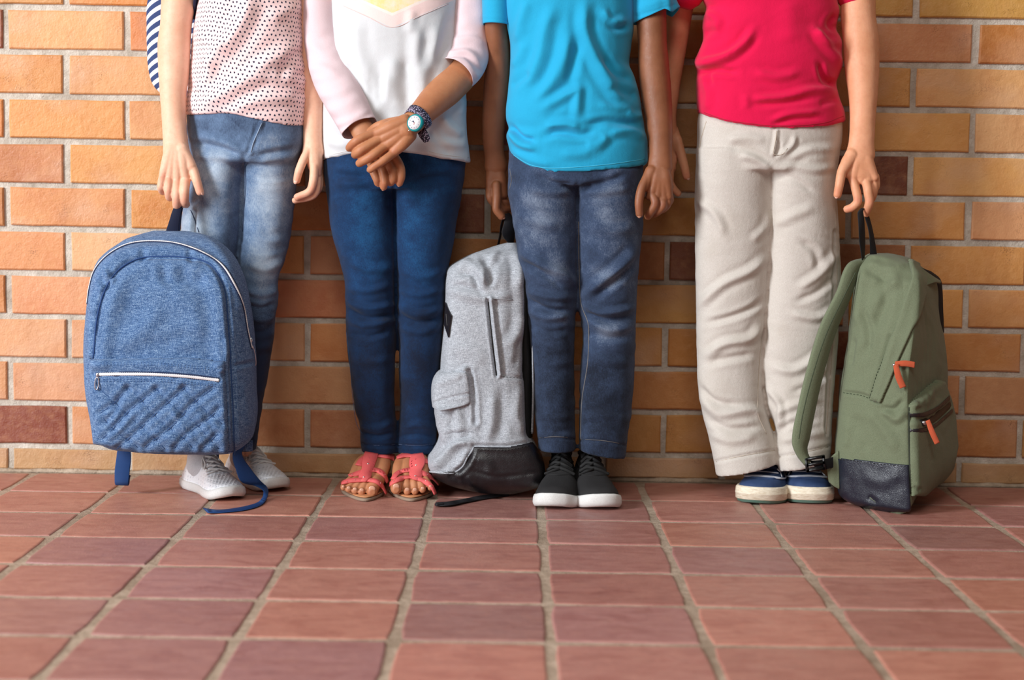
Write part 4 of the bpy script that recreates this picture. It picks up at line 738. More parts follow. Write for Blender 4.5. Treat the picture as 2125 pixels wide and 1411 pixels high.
# ================================================================== person 4: boy in the red t-shirt
def kid4():
    Yc = -.16; root = person('boy in red t-shirt and cream trousers, holding the green backpack by its loop', (P(1595, 900, Yc)[0], Yc, 0))
    core = body_core(1600, Yc, -70, 120, (1600, 215), [[(1525, 300, Yc, 50, 40), (1520, 620, Yc, 36, 34), (1545, 940, -.14, 20, 20), (1548, 960, -.14, 20, 20)], [(1668, 300, Yc, 50, 40), (1660, 620, Yc, 36, 34), (1665, 940, -.14, 20, 20), (1665, 960, -.14, 20, 20)]], 3)
    la = [T3([(1774, -50, Yc, 34, 34), (1780, -20, Yc, 35, 35), (1781, 35, -.165, 35.5, 35), (1787, 89, -.17, 36.5, 35), (1789, 142, -.175, 35, 33), (1791, 198, -.185, 29.5, 28), (1790, 255, -.195, 26, 22), (1788, 292, -.203, 26, 19), (1786, 318, -.208, 30, 18)])]
    Y = -.215
    for b, r in [((1770, 370), 10), ((1787, 374), 10), ((1802, 373), 10), ((1814, 368), 9.5)]: la.append(T3([(1785, 312, Y + .008, 18, 14), ((1785 + b[0]) / 2, 342, Y, 16, 13), (b[0], b[1], Y, r, 10)]))
    la.append(T3([(1784, 335, Y, 24, 13), (1790, 358, Y, 24, 12)])); la.append(T3([(1775, 318, Y + .004, 16, 13), (1756, 345, Y, 13, 11), (1762, 362, Y, 9, 9)]))
    ix = [(1769, 370, Y), (1777, 398, Y - .008), (1780, 416, Y - .010), (1769, 430, Y - .006), (1758, 434, Y)]; md = [(1796, 372, Y), (1802, 402, Y - .012), (1804, 418, Y - .012), (1800, 434, Y - .004), (1797, 443, Y + .004)]
    la += [fing(ix, 8.6), fing(md, 8.8), fing([(1811, 370, Y + .004), (1814, 392, Y + .002), (1810, 410, Y + .010), (1804, 418, Y + .02)], 7.8), fing([(1817, 366, Y + .008), (1819, 384, Y + .008), (1813, 398, Y + .016)], 7.2)]
    t1 = [(1758, 330, Y - .004), (1747, 356, Y - .010), (1742, 384, Y - .014), (1738, 404, Y - .012)]; la.append(fing(t1, 9.2)); la.append(T3([(1768, 322, Y, 15, 13), (1750, 350, Y - .008, 11, 11)]))
    ra = [T3([(1418, -50, -.13, 32, 34), (1411, 0, -.12, 30, 32), (1405, 53, -.115, 27, 30), (1396, 124, -.11, 24, 27), (1388, 184, -.108, 22, 23), (1383, 241, -.105, 20.5, 18), (1382, 272, -.103, 23, 16)])]
    Z = -.10
    for b in [(1362, 345), (1374, 350), (1386, 352), (1394, 350)]: ra.append(T3([(1384, 265, Z, 15, 13), ((1384 + b[0]) / 2, 308, Z, 15, 12), (b[0], b[1], Z, 9, 9)]))
    ra += [fing([(1392, 348, Z - .004), (1390, 375, Z - .012), (1397, 390, Z - .012), (1407, 401, Z - .008)], 7.4), fing([(1380, 350, Z), (1378, 385, Z - .008), (1386, 402, Z)], 7.6), fing([(1368, 348, Z), (1366, 382, Z - .004), (1372, 398, Z + .004)], 7.4), fing([(1360, 342, Z + .004), (1358, 368, Z), (1362, 382, Z + .006)], 6.6)]
    t2 = [(1406, 290, Z - .006), (1413, 318, Z - .012), (1420, 344, Z - .014), (1425, 366, Z - .012)]; ra.append(fing(t2, 9)); ra.append(T3([(1392, 272, Z, 16, 13), (1408, 308, Z - .006, 12.5, 11)])); ra.append(T3([(1400, 296, Z, 12, 10), (1396, 335, Z, 9, 9)]))
    finish_body(root, core, [la, ra], 3, .0016, [(1780, 414, 8, 8, .7), (1762, 434, 9, 7, .8), (1798, 440, 8, 9, .6), (1739, 400, 8, 12, .7), (1804, 418, 7, 7, .6), (1770, 370, 9, 7, .3), (1425, 366, 9, 10, .7)])
    nail(t1, 7.6, M_NAIL[3], root, up=(-.5, -1, 0)); nail(t2, 7.8, M_NAIL[3], root, up=(.5, -1, .1)); nail(ix, 6.4, M_NAIL[3], root, up=(-.4, -.6, .8))
    hair(root, 1600, -70, Yc, (70, 48, 32))
    MS = knit('red_pique', (226, 6, 74), (210, 4, 66)); 
    V, f = rows_loft([(-104, 1540, 1660, Yc, .045), (-76, 1485, 1715, Yc, .066), (-30, 1460, 1738, Yc, .08), (0, 1457, 1739, Yc, .082), (21, 1466, 1743, Yc, .082), (40, 1459, 1738, Yc, .083), (57, 1457, 1735, Yc, .084), (81, 1459, 1747, Yc, .085), (110, 1449, 1748, Yc, .086), (132, 1440, 1749, Yc, .087), (150, 1446, 1743, Yc, .086), (170, 1445, 1735, Yc, .086), (198, 1445, 1741, Yc, .087), (245, 1445, 1751, Yc, .088), (276, 1446, 1754, Yc, .086)], Yc, 120, 60)
    V = hem_warp(V, [(1444, 237), (1466, 246), (1509, 259), (1555, 266), (1608, 271), (1661, 270), (1714, 264), (1755, 249)], 276, Yc, 90)
    FL = [([(1440, 133), (1470, 128), (1510, 116), (1545, 90), (1565, 60)], 5, 8), ([(1446, 150), (1480, 146), (1530, 150)], -3.2, 6), ([(1565, 150), (1610, 160), (1660, 150)], 2.2, 8), ([(1555, 205), (1620, 202), (1690, 186), (1738, 190)], 2.8, 7), ([(1560, 216), (1620, 214), (1690, 204)], -1.8, 6), ([(1690, 60), (1720, 100), (1748, 132)], 3, 8), ([(1700, 130), (1712, 165), (1735, 175)], -3.4, 6), ([(1735, 30), (1722, 50), (1735, 62)], -3, 7), ([(1744, 90), (1715, 85), (1690, 60)], 2, 7), ([(1600, 250), (1640, 236), (1700, 232)], 2.2, 6), ([(1600, 258), (1650, 246), (1705, 243)], -1.8, 5),
          ([(1462, 22), (1490, 45), (1480, 70)], 2.2, 8), ([(1460, 70), (1490, 60)], -2, 7), ([(1465, 170), (1470, 200), (1466, 230)], 1.6, 8), ([(1640, 0), (1640, 90)], 1.4, 20), ([(1740, 205), (1700, 216)], -1.6, 6), ([(1470, 150), (1474, 180)], -2, 6), ([(1546, 195), (1550, 225)], 1.4, 8)]
    o = cloth('t_shirt', (V, f), MS, root, .003, 4, FL, .7, (14, 14, 26), 41); tr = bvh(*BV[o.name]); part('hem_stitching', *ribbon(tr, [(1448, 228), (1509, 249), (1555, 256), (1608, 261), (1661, 260), (1714, 254), (1750, 241)], 1.6, .0006), plain('red_thread', (190, 16, 56), .7), root)
    for x, s_ in ((1430, -1), (1765, 1)): part('sleeve', *T3([(x - 75 * s_, -98, Yc, 26, 34), (x - 22 * s_, -84, Yc, 38, 42), (x, -50, Yc, 43, 44), (x + s_ * 8, -22, Yc, 43, 44)]), MS, root)
    # trousers ------------------------------------------------------------
    hips = rows_loft([(200, 1485, 1712, Yc, .055), (232, 1452, 1742, Yc, .070), (250, 1448, 1749, Yc, .075), (285, 1446, 1748, Yc, .083), (319, 1445, 1743, Yc, .085), (340, 1444, 1740, Yc, .084), (354, 1444, 1738, Yc, .082)], Yc, 60, 52)
    l1 = rows_loft([(310, 1444, 1612, Yc, .080), (360, 1443, 1612, Yc, .079), (400, 1442, 1610, Yc, .076), (500, 1442, 1607, Yc, .071), (547, 1443, 1604, Yc, .068), (644, 1444, 1596, Yc, .064), (742, 1446, 1587, Yc, .06), (791, 1447, 1584, -.165, .058), (840, 1454, 1589, -.17, .056), (913, 1473, 1609, -.18, .056), (945, 1480, 1611, -.185, .056), (978, 1486, 1612, -.188, .056)], Yc, 170, 44, 2.3)
    l2 = rows_loft([(310, 1592, 1741, Yc, .080), (360, 1592, 1738, Yc, .079), (408, 1592, 1737, Yc, .076), (473, 1592, 1741, Yc, .072), (561, 1590, 1745, Yc, .067), (644, 1585, 1743, Yc, .064), (674, 1583, 1742, Yc, .062), (742, 1579, 1737, Yc, .06), (791, 1585, 1732, -.165, .058), (840, 1592, 1729, -.17, .056), (889, 1609, 1726, -.175, .055), (928, 1612, 1725, -.18, .054), (966, 1615, 1722, -.185, .054)], Yc, 170, 44, 2.3)
    v1 = hem_warp(l1[0], [(1484, 983), (1530, 973), (1570, 964), (1612, 955)], 978, Yc, 70); v2 = hem_warp(l2[0], [(1612, 972), (1650, 964), (1690, 955), (1722, 948)], 966, Yc, 70)
    FL = [([(1603, 352), (1602, 450), (1597, 560), (1590, 640), (1584, 740)], -1.2, 4, 0), ([(1612, 272), (1609, 295), (1604, 320)], 2.2, 3.5, 0), ([(1618, 290), (1616, 312), (1606, 324)], -1.6, 4), ([(1622, 322), (1645, 300), (1650, 280)], 2.4, 5), ([(1600, 350), (1570, 330), (1535, 322)], 3, 7), ([(1600, 345), (1560, 312), (1510, 300)], -1.6, 8), ([(1608, 352), (1640, 345), (1690, 352), (1736, 345)], 2.4, 7), ([(1612, 362), (1650, 372), (1690, 400)], -1.8, 6), ([(1640, 330), (1680, 310), (1735, 306)], 2.4, 7), ([(1510, 290), (1550, 285), (1590, 292)], 2, 8),
          ([(1445, 415), (1480, 440), (1505, 490)], 2.6, 8), ([(1560, 500), (1590, 470), (1598, 440)], 2, 7), ([(1445, 640), (1500, 590), (1560, 560), (1594, 530)], 3.6, 8), ([(1465, 670), (1510, 660), (1560, 640), (1586, 620)], -3.2, 6), ([(1465, 738), (1500, 715), (1560, 700), (1582, 670)], 4, 8), ([(1470, 752), (1520, 742), (1565, 735)], -3, 7), ([(1450, 800), (1480, 830), (1530, 840)], -2.6, 6), ([(1455, 830), (1500, 860), (1560, 850), (1590, 870)], 3.4, 8), ([(1465, 870), (1520, 890), (1580, 885)], -2.6, 6), ([(1475, 900), (1520, 915), (1570, 905)], 2.4, 8),
          ([(1742, 520), (1700, 570), (1655, 600)], 3.2, 8), ([(1738, 570), (1690, 610), (1650, 625)], -2.6, 6), ([(1735, 640), (1690, 660), (1640, 650)], 2.8, 7), ([(1600, 470), (1640, 450), (1690, 430)], 2, 9), ([(1730, 700), (1690, 745), (1640, 770), (1600, 760)], 3.4, 8), ([(1725, 770), (1680, 800), (1640, 815)], -2.4, 6), ([(1590, 800), (1620, 850), (1618, 890)], 3, 6), ([(1610, 860), (1650, 840), (1700, 830)], 2.6, 7), ([(1612, 900), (1640, 880), (1700, 870)], -2.4, 6), ([(1615, 915), (1670, 905), (1720, 895)], 2.2, 7), ([(1660, 500), (1690, 520), (1700, 560)], -2, 7), ([(1733, 480), (1732, 600), (1722, 760), (1715, 900)], -2.2, 3.5, 0),
          ([(1483, 958), (1530, 948), (1612, 933)], -1.5, 3, 0), ([(1615, 948), (1670, 938), (1722, 926)], -1.5, 3, 0)]
    t = NT('cream_twill'); v = t.obj(); n = t.noise(1, 3, .6, t.map(v, (900, 900, 500), rot=(0, .6, 0))); c = t.mix(t.lerp(n, 0., 1., .3, .7), lin((208, 201, 194)), lin((192, 184, 175))); c = t.mix(t.lerp(t.noise(14, 3, .6, v), 0., .35, .5, .7), c, lin((186, 176, 164)))
    t.set(Base_Color=c, Roughness=.8, Sheen_Weight=.1, Normal=t.bump(t.math('ADD', n, t.math('MULTIPLY', t.noise(180, 3, .6, v), 1.4)), .0006, .6)); t.b.inputs['Specular IOR Level'].default_value = .25
    j = cloth('cream_trousers', join(hips, (v1, l1[1]), (v2, l2[1])), t.m, root, .0028, 4, FL, .8, (18, 18, 30), 51, fk=1.8); tr = bvh(*BV[j.name]); mt = plain('cream_thread', (200, 186, 170), .8)
    part('fly_seam', *ribbon(tr, [(1612, 272), (1609, 295), (1604, 320), (1622, 322), (1634, 308)], 1.6, .0008), mt, root)
    for L in ([(1487, 958), (1530, 948), (1608, 934)], [(1618, 948), (1670, 938), (1718, 927)], [(1580, 700), (1574, 780), (1572, 850), (1590, 900)], [(1733, 430), (1737, 560), (1730, 680), (1722, 800), (1714, 900)]): 
        s = ribbon(tr, L, 1.5, .0006); part('hem_stitching' if abs(L[0][1] - L[-1][1]) < 40 else 'leg_seam', *s, mt, root)
    part('pocket_seam', *ribbon(tr, [(1466, 252), (1456, 285), (1450, 318)], 1.6, .0008), mt, root)
kid4()
# ================================================================== footwear
def PF(px, py, z=0.): 
    d = M @ np.array([(px - 1062.5) / F, -(py - 705.5) / F, -1.]); return CAM + d * (z - CAM[2]) / d[2]
TT = [0, .03, .10, .22, .38, .52, .66, .78, .88, .95, .985, 1]
def shoe(name, label, group, toe, ang, L, W, prof, sole_h, mats, kind, toe_spring=.004):
    """toe: floor point under the tip; ang: outward turn; prof: upper height along the length"""
    R = _rz(ang); toe = np.asarray(toe, float); tip = toe
    O = tip + R @ np.array([0, L, 0])                     # heel end; the shoe runs along local -y
    O[2] = 0
    wd = np.array([.012, .55, .74, .78, .74, .82, .98, 1.0, .90, .66, .42, .10]) * W
    cx = np.array([0, 0, 0, 0, .03, .05, .04, 0, -.06, -.10, -.12, -.14]) * W * (1 if mats.get('side', 1) > 0 else -1)
    hs = np.interp(TT, [0, .05, .15, .3, .42, .55, .7, .82, .92, .97, 1], prof)
    def W_(t): return crom(np.atleast_1d(t), TT, wd)
    def loc(x, y, z): return O + (R @ np.stack([x, y, z], 0).reshape(3, -1)).T if np.ndim(x) else O + R @ np.array([x, y, z])
    def up(t, phi, off=0.):
        t = np.atleast_1d(np.asarray(t, float)); phi = np.atleast_1d(np.asarray(phi, float)); t, phi = np.broadcast_arrays(t, phi)
        w_ = crom(t, TT, wd) * .94; c_ = crom(t, TT, cx); h = crom(t, TT, hs); z0 = sole_h * .7
        sp = toe_spring * np.clip((t - .75) / .25, 0, 1) ** 2
        pc = 1.25; c = np.cos(phi); s = np.sin(phi); fw = .60 + .40 * np.clip((t - .35) / .3, 0, 1)
        x = c_ + (w_ * np.sign(c) * abs(c) ** .8) * (1 - (1 - fw) * s) * (1 + off / W) ; z = z0 + (h - z0) * np.clip(s, 0, 1) ** .75 + sp + off * s; y = -L * (t * .985 + .0075) - off * np.clip((t - .8) * 5, 0, 1) * .8
        return loc(x, y, z)
    root = empty(name, tuple(loc(0, -L / 2, 0)), label, 'shoe', group)
    nt, npz = 64, 36; V = []
    for t in np.linspace(0, 1, nt):
        V.append(up(t, np.linspace(0, np.pi, npz))); lo = up(t, np.array([np.pi, 0.])); mid = lo.mean(0); V.append(np.array([lo[0] * .5 + mid * .5, mid, lo[1] * .5 + mid * .5]) - [0, 0, .002])
    V = np.concatenate(V); v, f = V, orient(V, grid_faces(nt, npz + 3)); v = wrinkle(v, f, .5, (40, 40, 40), 7, 2)
    part('upper', v, f, mats['upper'], root)
    # sole: rounded slab
    n = 90; a = np.linspace(0, 1, n // 2); tt = np.r_[a, a[::-1]]; sd = np.r_[np.ones(n // 2), -np.ones(n // 2)]; w_ = crom(tt, TT, wd); c_ = crom(tt, TT, cx)
    def ring(k, z, lift=1.):
        sp = toe_spring * lift * np.clip((tt - .75) / .25, 0, 1) ** 2 + (.003 * lift * np.clip((.12 - tt) / .12, 0, 1)); zz = z + sp
        if kind == 'runner': zz = zz + (sole_h * .14 * np.exp(-((tt - .97) / .10) ** 2) if z > sole_h * .6 else 0)
        return loc(c_ + sd * w_ * k + 0 * tt, -L * ((tt - .5) * (1 + (k - 1) * .45) + .5), zz)
    if kind == 'boat': lv = [(.90, 0), (.97, .0012), (1.0, .0055), (1.02, .006), (1.05, .0075), (1.06, sole_h * .55), (1.075, sole_h * .58), (1.06, sole_h * .62), (1.05, sole_h * .9), (1.0, sole_h), (.9, sole_h)]
    else: lv = [(.88, 0), (.97, .0012), (1.02, .005), (1.045, sole_h * .45), (1.03, sole_h * .85), (.99, sole_h * 1.08), (.9, sole_h * 1.08)]
    if kind == 'boat':
        V = np.concatenate([ring(*q) for q in lv[:4]]); part('outsole', V, orient(V, grid_faces(4, n)), mats['out'], root)
        V = np.concatenate([ring(*q) for q in lv[3:]]); part('sole', V, orient(V, grid_faces(len(lv) - 3, n)), mats['sole'], root)
    else: V = np.concatenate([ring(*q) for q in lv]); part('sole', V, orient(V, grid_faces(len(lv), n)), mats['sole'], root)
    def path(pts, r, off, flat=None, nm=None, mat=None, nc=8):
        q = np.concatenate([up(a_, math.radians(b_), off) for a_, b_ in pts]); m = tube(q, [r] * len(q), None if flat is None else [flat] * len(q), nc=nc, n=max(8, len(q) * 5)); return part(nm, *m, mat, root) if nm else m
    return root, up, path, loc
MW = plain('white_mesh_knit', (226, 226, 232), .75); 
def perforated():
    t = NT('white_perforated_knit'); vo = t.n('TexVoronoi', feature='F1'); vo.inputs['Scale'].default_value = 150; vo.inputs['Randomness'].default_value = .15; t.put(vo.inputs['Vector'], t.obj())
    c = t.mix(t.lerp(vo.outputs['Distance'], 1., 0., .12, .32), lin((236, 236, 240)), lin((186, 188, 198))); t.set(Base_Color=c, Roughness=.7, Normal=t.bump(t.math('ADD', vo.outputs['Distance'], t.math('MULTIPLY', t.noise(900, 2, .6, t.obj()), .3)), .0022, .8)); return t.m
MPK = perforated(); MWS = plain('white_rubber_sole', (238, 236, 234), .5, bump=.0003, bs=300); MWL = plain('white_lace', (232, 230, 228), .8)
pr = [.030, .052, .074, .080, .070, .054, .042, .035, .029, .024, .018]
for (x, y), ang, lab in (((488, 1041), .62, 'white mesh sneaker nearest the viewer, under the blue backpack'), ((583, 1022), .66, 'white mesh sneaker set back, right behind the navy strap of the blue backpack')):
    toe = PF(x, y); root, up, path, loc = shoe('sneaker', lab, 'white sneakers of the girl in washed jeans', toe, ang, .198, .0375, pr, .0165, dict(upper=MPK, sole=MWS), 'runner', .010)
    for i, t_ in enumerate((.36, .42, .48, .54, .60)):
        path([(t_, 52), (t_ + .02, 75), (t_ + .05, 95), (t_ + .045, 128)], .0021, .0024, .0012, 'lace', MWL); path([(t_ + .045, 52), (t_ + .05, 85), (t_ + .02, 105), (t_, 128)], .0021, .0034, .0012, 'lace', MWL)
    path([(.36, 88), (.40, 66), (.50, 58), (.52, 50), (.44, 52)], .0016, .006, .0012, 'lace_loop', MWL); path([(.36, 92), (.42, 118), (.54, 124), (.55, 134), (.44, 128)], .0016, .006, .0012, 'lace_loop', MWL)
    path([(.26, 38), (.40, 42), (.58, 58), (.66, 90), (.58, 122), (.40, 138), (.26, 142)], .0010, .0006, None, 'eyelet_seam', MWL)
    ank = loc(0, -.052, 0); tk = tube([ank + [0, -.012, .050], ank + [0, -.010, .070], ank + [0, -.008, .086]], [.026, .024, .022], [.030, .027, .024], nc=28); part('sock', *tk, plain('white_sock', (236, 236, 240), .9, bump=.0006), root)
    path([(.05, 70), (.12, 52), (.22, 46), (.32, 60)], .004, .000, None, 'collar', MW); path([(.05, 110), (.12, 128), (.22, 134), (.32, 120)], .004, .000, None, 'collar', MW)
def black_mesh():
    t = NT('black_mesh_textile'); v = t.obj(); n = t.noise(1, 2, .6, t.map(v, (1400, 300, 1400))); t.set(Base_Color=t.mix(n, lin((16, 15, 16)), lin((40, 38, 40))), Roughness=.8, Normal=t.bump(n, .0012, .8)); return t.m
MB = black_mesh(); MBL = plain('black_lace', (18, 17, 18), .8)
pr = [.040, .070, .100, .102, .086, .067, .052, .045, .039, .032, .022]
for (x, y), ang, sd, lab in (((1151, 1060), -.10, -1, 'black sneaker with white sole, beside the grey backpack'), ((1248, 1061), .12, 1, 'black sneaker with white sole, on the side away from the grey backpack')):
    root, up, path, loc = shoe('sneaker', lab, 'black sneakers of the boy in the turquoise t-shirt', PF(x, y), ang, .200, .0415, pr, .020, dict(upper=MB, sole=MWS, side=-sd), 'runner', .008)
    for i, t_ in enumerate((.38, .44, .50, .56)):
        path([(t_, 50), (t_ + .02, 78), (t_ + .06, 100), (t_ + .05, 130)], .0030, .0026, .0014, 'lace', MBL); path([(t_ + .05, 50), (t_ + .055, 80), (t_ + .02, 104), (t_, 130)], .0030, .0040, .0014, 'lace', MBL)
    path([(.22, 30), (.42, 34), (.60, 50), (.68, 90), (.60, 130), (.42, 146), (.22, 150)], .0014, .0010, None, 'toe_seam', MBL)
    path([(.10, 60), (.2, 48), (.34, 52)], .005, .0, None, 'collar', MBL); path([(.10, 120), (.2, 132), (.34, 128)], .005, .0, None, 'collar', MBL)
def suede():
    t = NT('navy_canvas'); v = t.obj(); n = t.noise(1200, 2, .6, v); t.set(Base_Color=t.mix(t.lerp(t.noise(30, 4, .6, v), 0, 1, .35, .65), lin((34, 56, 96)), lin((48, 72, 112))), Roughness=.75, Normal=t.bump(n, .0008, .6)); return t.m
MN = suede()
def creamsole():
    t = NT('cream_scuffed_rubber'); v = t.obj(); n = t.noise(1, 4, .7, t.map(v, (90, 90, 500))); t.set(Base_Color=t.mix(t.lerp(n, 0, 1, .4, .75), lin((236, 226, 206)), lin((196, 176, 146))), Roughness=.65, Normal=t.bump(n, .0012, .6)); return t.m
MCS = creamsole(); MGO = plain('green_rubber', (108, 148, 134), .6); MST = plain('pale_stitching', (200, 204, 214), .7); MNL = plain('navy_lace', (30, 46, 82), .7); MEY = plain('white_metal_eyelet', (236, 236, 236), .3)
pr = [.050, .070, .090, .092, .080, .064, .053, .048, .043, .039, .034]
for (x, y), ang, sd, lab in (((1573, 1048), -.30, -1, 'navy canvas shoe with cream sole, further from the green backpack'), ((1682, 1048), -.04, 1, 'navy canvas shoe with cream sole, beside the green backpack')):
    root, up, path, loc = shoe('boat_shoe', lab, 'navy shoes of the boy in cream trousers', PF(x, y), ang, .196, .0455, pr, .031, dict(upper=MN, sole=MCS, out=MGO, side=-sd), 'boat', .003)
    for o_ in (0, .022): path([(.30, 14 + o_ * 200), (.50, 22 + o_ * 160), (.68, 32), (.80 - o_, 52), (.845 - o_, 90), (.80 - o_, 128), (.68, 148), (.50, 158 - o_ * 160), (.30, 166 - o_ * 200)], .0013, .0026, None, 'moc_stitching', MST)
    path([(.28, 20), (.5, 28), (.70, 42), (.82, 62), (.865, 90), (.82, 118), (.70, 138), (.5, 152), (.28, 160)], .0022, .0002, None, 'moc_seam', MN)
    path([(.34, 62), (.48, 60), (.66, 54), (.72, 46)], .0012, .0030, None, 'quarter_stitching', MST); path([(.34, 118), (.48, 120), (.66, 126), (.72, 134)], .0012, .0030, None, 'quarter_stitching', MST); path([(.70, 60), (.73, 90), (.70, 120)], .0012, .0030, None, 'tongue_stitching', MST)
    for t_ in (.53, .63):
        for ph in (58, 122):
            c = up(t_, math.radians(ph), .003)[0]; nrm = c - up(t_, math.radians(ph), -.003)[0]; nrm /= np.linalg.norm(nrm); s1 = np.cross(nrm, [0, 0, 1.]); s1 /= np.linalg.norm(s1); s2 = np.cross(nrm, s1)
            a_ = np.linspace(0, 2 * math.pi, 13); m = tube([c + (s1 * math.cos(q) + s2 * math.sin(q)) * .0042 for q in a_], .0014, nc=8, n=26, cap=False); part('eyelet', *m, MEY, root)
        path([(t_, 58), (t_ + .005, 74), (t_ + .01, 90), (t_ + .005, 106), (t_, 122)], .0034, .0040, .0018, 'lace', MNL)
    path([(.57, 84), (.60, 90), (.57, 97)], .0055, .0055, .003, 'lace_knot', MST)
# sandals of person 2
k2 = [o for o in BV2]
tr = bvh(*k2[0]); MCO = plain('coral_leather', (244, 104, 104), .45, bump=.0003); MCE = plain('coral_leather_edge', (196, 60, 74), .5); MSI = plain('tan_insole', (206, 140, 96), .6); MSO = plain('grey_brown_outsole', (150, 128, 110), .7); MSTD = plain('silver_stud', (230, 225, 215), .2, 1.)
def sandal(lab, x0, x1, heel, sgn, straps, post, studs, slots):
    ctr = PF((x0 + x1) / 2, 1040); a = PF(x0 + 2, 1016); b = PF(x1 - 2, 1021); n = 64
    hl = PF(heel[0], heel[1]); mid = (a + b) / 2; ax_ = (hl - mid); fr = PF((x0 + x1) / 2 + 3 * sgn, 1046)
    pts = np.array([fr, fr * .25 + b * .75 + [.007, -.017, 0], b, b * .5 + hl * .5 + [.004, 0, 0], hl + [.024, -.01, 0], hl + [0, .02, 0], hl + [-.024, -.01, 0], a * .5 + hl * .5, a, fr * .25 + a * .75 + [-.007, -.017, 0]]); pts[:, 2] = 0; ol = chaikin(pts, 3); n = len(ol)
    root = empty('sandal', tuple(ol.mean(0) * [1, 1, 0]), lab, 'sandal', 'coral sandals of the girl in dark jeans'); c = ol.mean(0)
    def slab(z0, z1, k0, k1): 
        V = np.concatenate([c + (ol - c) * k + [0, 0, z] for k, z in ((k0, z0), (k1, z0 + .001), (k1, z1 - .001), (k0, z1))]); V[:, 2] += 0; return V, orient(V, grid_faces(4, n))
    part('outsole', *slab(0, .006, .965, 1.0), MSO, root); part('insole', *slab(.0062, .0092, .93, .965), MSI, root)
    for L, wd in straps:
        s = ribbon(tr, L, wd * 1.75, .0020, .0006, step=3)
        if s: part('strap', *s, MCO, root)
    for L, wd in post:
        s = ribbon(tr, L, [q * 1.15 for q in wd], .0022, .0016, step=3)
        if s: part('front_panel', *s, MCO, root)
    for x, y, r in studs:
        p, nn = hit(tr, x, y)
        if p is not None: part('stud', *ell(p + nn * .0032, (r, r, r), None, 10, 7), MSTD, root)
    for x, y, dx, dy in slots:
        s = ribbon(tr, [(x, y), (x + dx, y + dy)], 1.3, .0005, .0034, step=2)
        if s: part('perforation', *s, MCE, root)
def dec(cx, cy, s):
    return [(cx + s * a, cy + b, 1.5 * 0 + s * 2.2, 2.6) for a, b in ((8, -10), (9, -5), (8, 0), (-8, -10), (-9, -5), (-8, 0), (0, -14), (0, 14))]
sandal('coral sandal on the foot nearer the girl in washed jeans', 705, 802, (784, 992), 1,
       [([(704, 1019), (709, 1005), (722, 999), (745, 997), (764, 997), (782, 1000), (792, 1009), (800, 1024)], 6.5), ([(712, 997), (722, 990), (738, 985), (752, 980), (768, 976), (784, 977), (796, 986), (803, 1001)], 7.5), ([(744, 967), (752, 955), (764, 948), (776, 945), (795, 947), (817, 950)], 9)],
       [([(771, 942), (766, 956), (763, 970), (760, 980), (757, 990), (752, 1001)], [26, 26, 24, 20, 24, 14])],
       [(763, 965, .0021), (754, 993, .0020)] + [(x, y, .0009) for x, y in ((706, 1013), (720, 1001.5), (737, 998), (770, 998), (787, 1003), (797, 1017), (718, 993), (731, 987), (780, 978), (797, 986))], dec(765, 966, 1) + [(771, 975, 0, 4), (775, 975.5, 0, 4), (787, 979, 1, 4), (792, 982, 2, 3)])
sandal('coral sandal on the foot nearer the grey backpack', 803, 905, (858, 992), -1,
       [([(801, 1024), (806, 1010), (818, 1000), (834, 993), (850, 991), (868, 994), (886, 1002), (896, 1012), (902, 1025)], 6.5), ([(816, 995), (824, 984), (838, 978), (855, 976), (875, 982), (890, 989), (904, 1000), (908, 1006)], 7.5), ([(824, 951), (834, 947), (850, 946), (866, 950), (880, 958), (888, 958)], 9)],
       [([(866, 944), (866, 958), (865, 972), (862, 982), (864, 990), (862, 998)], [22, 30, 30, 22, 26, 14])],
       [(864, 968, .0021), (861, 991, .0020)] + [(x, y, .0009) for x, y in ((805, 1011), (818, 1000), (834, 993), (833, 978), (885, 987), (900, 996), (885, 999), (899, 1013), (867, 995))], dec(864, 969, -1) + [(840, 976, 0, 4), (844, 975, 0, 4), (827, 980, 1, 4), (875, 981, 0, 3)])
